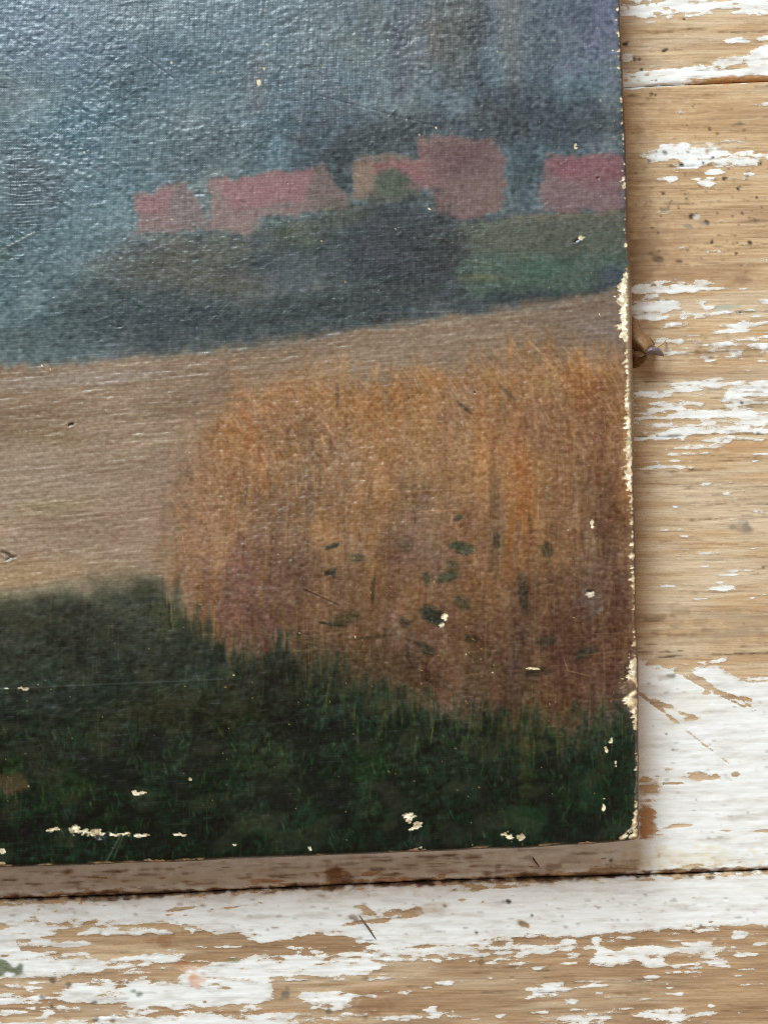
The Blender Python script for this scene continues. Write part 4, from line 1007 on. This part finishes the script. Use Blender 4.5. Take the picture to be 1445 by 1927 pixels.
scratch(600, 180, 830, 240, 1.4, -.5, (58, 62, 66), .35); scratch(0, 1297, 420, 1278, 1.3, .5, (120, 122, 116), .35); scratch(430, 1180, 620, 1216, 1.2, .3, (160, 130, 100), .3); scratch(730, 222, 745, 204, 1.3, .6, (120, 130, 130), .7)
scratch(270, 105, 340, 157, 1.3, -.6, (66, 72, 76), .4); scratch(878, 490, 940, 500, 1.0, .3, (150, 142, 116), .5); scratch(700, 590, 860, 586, 1.0, .3, (140, 136, 112), .4); scratch(1130, 1110, 1180, 1106, 1.0, .3, (150, 120, 100), .3)
img = np.clip(img, 4, 250)

h_total = h_total + hole - 1.1 * bare + 0.5 * np.exp(-((bare - .12) / .1) ** 2) * (bare > .01) + bare * 0.25 * n_ti

# ---------------- mesh: face, rolled edge and tacking edges ---------------
ART_GAIN = 0.72
R_E = 13.0
fi0 = int((-45 - CR.x0) / CR.step); fj0 = fi0
ixs = np.concatenate([np.arange(0, fi0, 9), np.arange(fi0, CR.w)])
jys = np.concatenate([np.arange(0, fj0, 9), np.arange(fj0, CR.h)])
x_line = CR.xs[ixs]; y_line = CR.ys[jys]
arc = R_E * math.pi / 2
def unroll(s, edge):
    """arc-length coordinate -> (position, drop)"""
    f = s - (edge - R_E)
    a = np.clip(f / R_E, 0, math.pi / 2)
    pos = np.where(f > 0, edge - R_E + R_E * np.sin(a), s)
    drop = np.where(f > 0, R_E * (1 - np.cos(a)), 0) 
    return pos, drop
# keep columns up to the end of the arc, then three rows down the side
xa = np.concatenate([x_line[x_line < XE - R_E + arc - 0.5], [XE - R_E + arc]])
ya = np.concatenate([y_line[y_line < YE - R_E + arc - 0.5], [YE - R_E + arc]])
def build_grid(sx, dxn, sy, dyn):
    """sx/sy arc-length lines, dxn/dyn extra drop for side rows"""
    px, dx = unroll(sx, XE); py, dy = unroll(sy, YE)
    dx = dx + dxn; dy = dy + dyn
    PXn, PYn = np.meshgrid(px, py); DX, DY = np.meshgrid(dx, dy)
    SX, SY = np.meshgrid(sx, sy)
    drop = np.where((DX > 0) & (DY > 0), np.maximum(DX, DY) + 0.35 * np.minimum(DX, DY) * (np.maximum(DX, DY) < R_E), np.maximum(DX, DY))
    drop = np.minimum(drop, H)
    rc = 13.0   # rounded corner in plan
    qx = PXn - (XE - rc); qy = PYn - (YE - rc)
    inside = (qx > 0) & (qy > 0)
    ux = np.clip(qx / rc, 0, 1); uy = np.clip(qy / rc, 0, 1)
    PXn = np.where(inside, XE - rc + rc * ux * np.sqrt(1 - uy * uy / 2), PXn)
    PYn = np.where(inside, YE - rc + rc * uy * np.sqrt(1 - ux * ux / 2), PYn)
    hx = CR.sample(h_total, SX, SY)
    sl = CR.sample(slow, SX, SY)
    wx, wy = warp(PXn, PYn)
    # hand-stretched edge: slight waviness of the outline
    ew = CR.sample(edge_wob, SX, SY)
    wx = wx + 0.8 * ew * sst(40, 0, XE - PXn); wy = wy + 0.9 * ew * sst(40, 0, YE - PYn)
    fade = np.where(drop > R_E * .95, 0.3, 1.0)
    Z = H - drop + (hx * fade + sl * sst(0, 90, np.minimum(XE - PXn, YE - PYn)))
    Z = np.where(drop >= H, 0.6, Z)
    bul = np.where(drop > 0, hx * .4, 0)
    k = S * (1 - H * S / D)
    wxn = (wx - CX) * k; wyn = (CY - wy) * k
    co = np.stack([wxn, wyn, Z * S], -1)
    return co, SX, SY
def lin_img(SX, SY):
    c = CR.sample(img, SX, SY)
    rgb = s2l(c) * (ART_GAIN + (1 - ART_GAIN) * np.clip(CR.sample(bare, SX, SY), 0, 1))[..., None]
    return np.concatenate([rgb, np.ones(rgb.shape[:-1] + (1,))], -1)

def canvas_material():
    M = Mat("oil_paint_on_canvas")
    tc = M.n('ShaderNodeTexCoord').outputs['Object']
    c = M.attr('paint').outputs['Color']
    br = M.attr('bare').outputs['Fac']
    n1 = M.noise(tc, 1500, 5, 0.65)
    n2 = M.noise(M.mapping(tc, (900, 2600, 900), (0, 0, math.radians(TILT))), 1.0, 3, 0.6)
    v = M.math('MULTIPLY_ADD', n1, 0.7, 0.65)
    cc = M.mix(1.0, c, M.n('ShaderNodeCombineColor').outputs[0], 'MULTIPLY')
    comb = [x for x in M.t.nodes if x.bl_idname == 'ShaderNodeCombineColor'][0]
    for q in range(3): M.l(v, comb.inputs[q])
    M.l(cc, M.b.inputs['Base Color'])
    r = M.math('MULTIPLY_ADD', M.noise(tc, 160, 4, 0.6), 0.22, 0.23)
    r = M.math('MULTIPLY_ADD', br, 0.5, r, clamp=True)
    M.l(r, M.b.inputs['Roughness'])
    M.l(M.math('MULTIPLY_ADD', br, -0.4, 0.5), M.b.inputs['Specular IOR Level'])
    # canvas weave
    rot = (0, 0, math.radians(TILT))
    vec = M.mapping(tc, (1, 1, 1), rot)
    ws = []
    for ax in ('X', 'Y'):
        w = M.n('ShaderNodeTexWave', wave_type='BANDS', bands_direction=ax)
        w.inputs['Scale'].default_value = 400; w.inputs['Distortion'].default_value = 2.2
        w.inputs['Detail'].default_value = 2; w.inputs['Detail Scale'].default_value = 0.6
        M.l(vec, w.inputs['Vector']); ws.append(w.outputs['Fac'])
    wv = M.math('MULTIPLY', ws[0], ws[1])
    hgt = M.math('MULTIPLY_ADD', wv, 0.32, M.math('MULTIPLY', n1, 0.8))
    hgt = M.math('MULTIPLY_ADD', n2, 0.5, hgt)
    bp = M.n('ShaderNodeBump')
    bp.inputs['Strength'].default_value = 0.5
    bp.inputs['Distance'].default_value = 0.00010
    M.l(hgt, bp.inputs['Height']); M.l(bp.outputs[0], M.b.inputs['Normal'])
    return M.m
PAINT = canvas_material()
zero_x = np.zeros(len(xa)); zero_y = np.zeros(len(ya))
painting = empty("painting", ((500 - CX) * S, (CY - 800) * S, 0))
tag(painting, "old oil painting of red roofed houses beyond a cornfield, on stretched canvas with chipped edges", "painting")
def place(o):
    o.parent = painting
    o.matrix_parent_inverse.identity()
    o.location = -painting.location
co, SX, SY = build_grid(xa, zero_x, ya, zero_y)
me = make_mesh("painted_canvas", co.reshape(-1, 3), grid_faces(*SX.shape))
attr_color(me, 'paint', lin_img(SX, SY)); attr_float(me, 'bare', CR.sample(bare, SX, SY))
canvas = link("painted_canvas", me, PAINT); place(canvas)

# tacking edges: cloth folded down over the four sides
EDGE = plain("soiled_canvas_edge", (120, 100, 80), 0.85, 0.3, 2200)
def side(sx, dxn, sy, dyn):
    c2, a, b = build_grid(sx, dxn, sy, dyn)
    m2 = make_mesh("tacking_edge", c2.reshape(-1, 3), grid_faces(*a.shape))
    o = link("tacking_edge", m2, EDGE); place(o)
    return o
drops = np.array([0, 8, 22, 45, 70, H + 2])
full = XE - R_E + arc; fullb = YE - R_E + arc
side(np.full(6, full), drops, ya[::4] if (len(ya) - 1) % 4 == 0 else np.append(ya[::4], ya[-1]), np.zeros(len(ya[::4]) + (0 if (len(ya) - 1) % 4 == 0 else 1)))
xq = ya  # noqa
xr_ = xa[::4] if (len(xa) - 1) % 4 == 0 else np.append(xa[::4], xa[-1])
side(xr_, np.zeros(len(xr_)), np.full(6, fullb), drops)
def back_side(line, left):
    pts = []
    n = len(line)
    sx, sy = (np.full(n, xa[0]), line) if left else (line, np.full(n, ya[0]))
    hx = CR.sample(h_total, sx, sy) + CR.sample(slow, sx, sy) * sst(0, 90, np.minimum(XE - sx, YE - sy))
    wx, wy = warp(sx, sy); k = S * (1 - H * S / D)
    top = np.stack([(wx - CX) * k, (CY - wy) * k, (H + hx) * S], -1)
    bot = top.copy(); bot[:, 2] = 0.6 * S
    m2 = make_mesh("tacking_edge", np.concatenate([top, bot]), grid_faces(2, n))
    o = link("tacking_edge", m2, EDGE); place(o)
back_side(ya[ya < YE - R_E][::6], True); back_side(xa[xa < XE - R_E][::6], False)

# ================================================================== SMALL THINGS
def tube(name, pts, r, mat, seg=6, taper=True):
    """thin strand through px points (x, y, z)"""
    bm = bmesh.new(); rings = []
    P = [Vector(W(*p)) for p in pts]
    n = len(P)
    for k, p in enumerate(P):
        t = (P[min(k + 1, n - 1)] - P[max(k - 1, 0)]).normalized()
        s_ = t.cross(Vector((0, 0, 1))).normalized(); u_ = s_.cross(t).normalized()
        rr = r * S * ((1 - 0.6 * abs(2 * k / (n - 1) - 1) ** 3) if taper else 1)
        rings.append([bm.verts.new(p + s_ * rr * math.cos(2 * math.pi * q / seg) + u_ * rr * math.sin(2 * math.pi * q / seg)) for q in range(seg)])
    for k in range(n - 1):
        for q in range(seg):
            bm.faces.new((rings[k][q], rings[k][(q + 1) % seg], rings[k + 1][(q + 1) % seg], rings[k + 1][q]))
    bm.faces.new(rings[0][::-1]); bm.faces.new(rings[-1])
    bmesh.ops.recalc_face_normals(bm, faces=bm.faces)
    m = bpy.data.meshes.new(name); bm.to_mesh(m); bm.free()
    for p in m.polygons: p.use_smooth = True
    return m

def net(name, rows, mat, parent, thick=1.2, sub=3):
    """curled sheet through a net of px control points, given thickness"""
    rows = np.array(rows, float)
    def up(a):
        # catmull-rom refinement along axis 0
        n = a.shape[0]; out = []
        for k in range(n - 1):
            p0 = a[max(k - 1, 0)]; p1 = a[k]; p2 = a[k + 1]; p3 = a[min(k + 2, n - 1)]
            for s in range(sub):
                t = s / sub
                out.append(.5 * ((2 * p1) + (-p0 + p2) * t + (2 * p0 - 5 * p1 + 4 * p2 - p3) * t * t + (-p0 + 3 * p1 - 3 * p2 + p3) * t ** 3))
        out.append(a[-1]); return np.array(out)
    g = up(rows); g = np.swapaxes(up(np.swapaxes(g, 0, 1)), 0, 1)
    rg = np.random.default_rng(5)
    g = g + rg.normal(0, .35, g.shape)
    co = np.array([W(*p) for p in g.reshape(-1, 3)])
    m = make_mesh(name, co, grid_faces(g.shape[0], g.shape[1]))
    o = link(name, m, mat, parent)
    sd = o.modifiers.new("thickness", 'SOLIDIFY'); sd.thickness = thick * S; sd.offset = 0
    return o

leaf_root = empty("dried_leaf", W(1205, 660, 0))
tag(leaf_root, "curled brown dried leaf scrap poking out from under the painting's right edge", "dried leaf")
LEAFM = plain("dry_leaf_skin", (150, 116, 80), 0.6, 0.45, 1400)
LEAFD = plain("dry_leaf_tip", (112, 98, 104), 0.4, 0.4, 1400, .5)
def lp(o):
    o.parent = leaf_root; o.location = -leaf_root.location; return o
lp(net("blade", [[(1178, 600, 26), (1192, 599, 24), (1198, 602, 10), (1200, 608, 1)],
                 [(1178, 616, 40), (1194, 616, 44), (1203, 620, 26), (1207, 626, 3)],
                 [(1180, 632, 46), (1198, 634, 54), (1212, 636, 46), (1222, 636, 12)],
                 [(1184, 648, 34), (1202, 648, 56), (1217, 652, 58), (1231, 648, 20)],
                 [(1194, 660, 14), (1206, 662, 44), (1216, 667, 52), (1225, 662, 30)]], LEAFM, None))
lp(net("lower_flap", [[(1182, 668, 16), (1192, 672, 26), (1204, 673, 30), (1217, 667, 46)],
                      [(1182, 680, 10), (1192, 684, 16), (1206, 682, 18), (1216, 673, 28)],
                      [(1182, 688, 3), (1193, 692, 4), (1204, 688, 4), (1213, 678, 6)]], plain("leaf_hollow_shade", (104, 72, 44), 0.7, 0.5, 1400), None))  # flap coloured dark to stand for the shaded hollow of the curl
lp(net("tip", [[(1214, 658, 50), (1226, 653, 56), (1238, 655, 50), (1245, 662, 36)],
               [(1213, 664, 54), (1225, 659, 62), (1237, 661, 55), (1248, 668, 34)],
               [(1214, 670, 46), (1224, 666, 50), (1236, 668, 44), (1247, 671, 28)]], LEAFD, None))
m = tube("stalk", [(1232, 656, 54), (1240, 650, 40), (1247, 646, 20), (1252, 641, 4)], 2.0, None)
lp(link("stalk", m, plain("dry_stalk", (196, 160, 126), .6)))

def strand(name, label, cat, pts, r, rgb):
    m = tube(name, pts, r, None)
    o = link(name, m, plain(name + "_fibre", rgb, .7))
    tag(o, label, cat); return o
strand("thread", "short dark red thread lying in the painting's shadow below its bottom edge", "thread", [(1001, 1612, 3), (1004, 1617, 4), (1008, 1623, 4), (1015, 1631, 3)], 1.5, (110, 44, 36))
strand("splinter", "thin grey brown splinter on the white paint below the painting, beside a bare patch", "splinter", [(676, 1722, 3), (684, 1734, 5), (694, 1747, 5), (707, 1767, 3)], 1.8, (120, 102, 84))
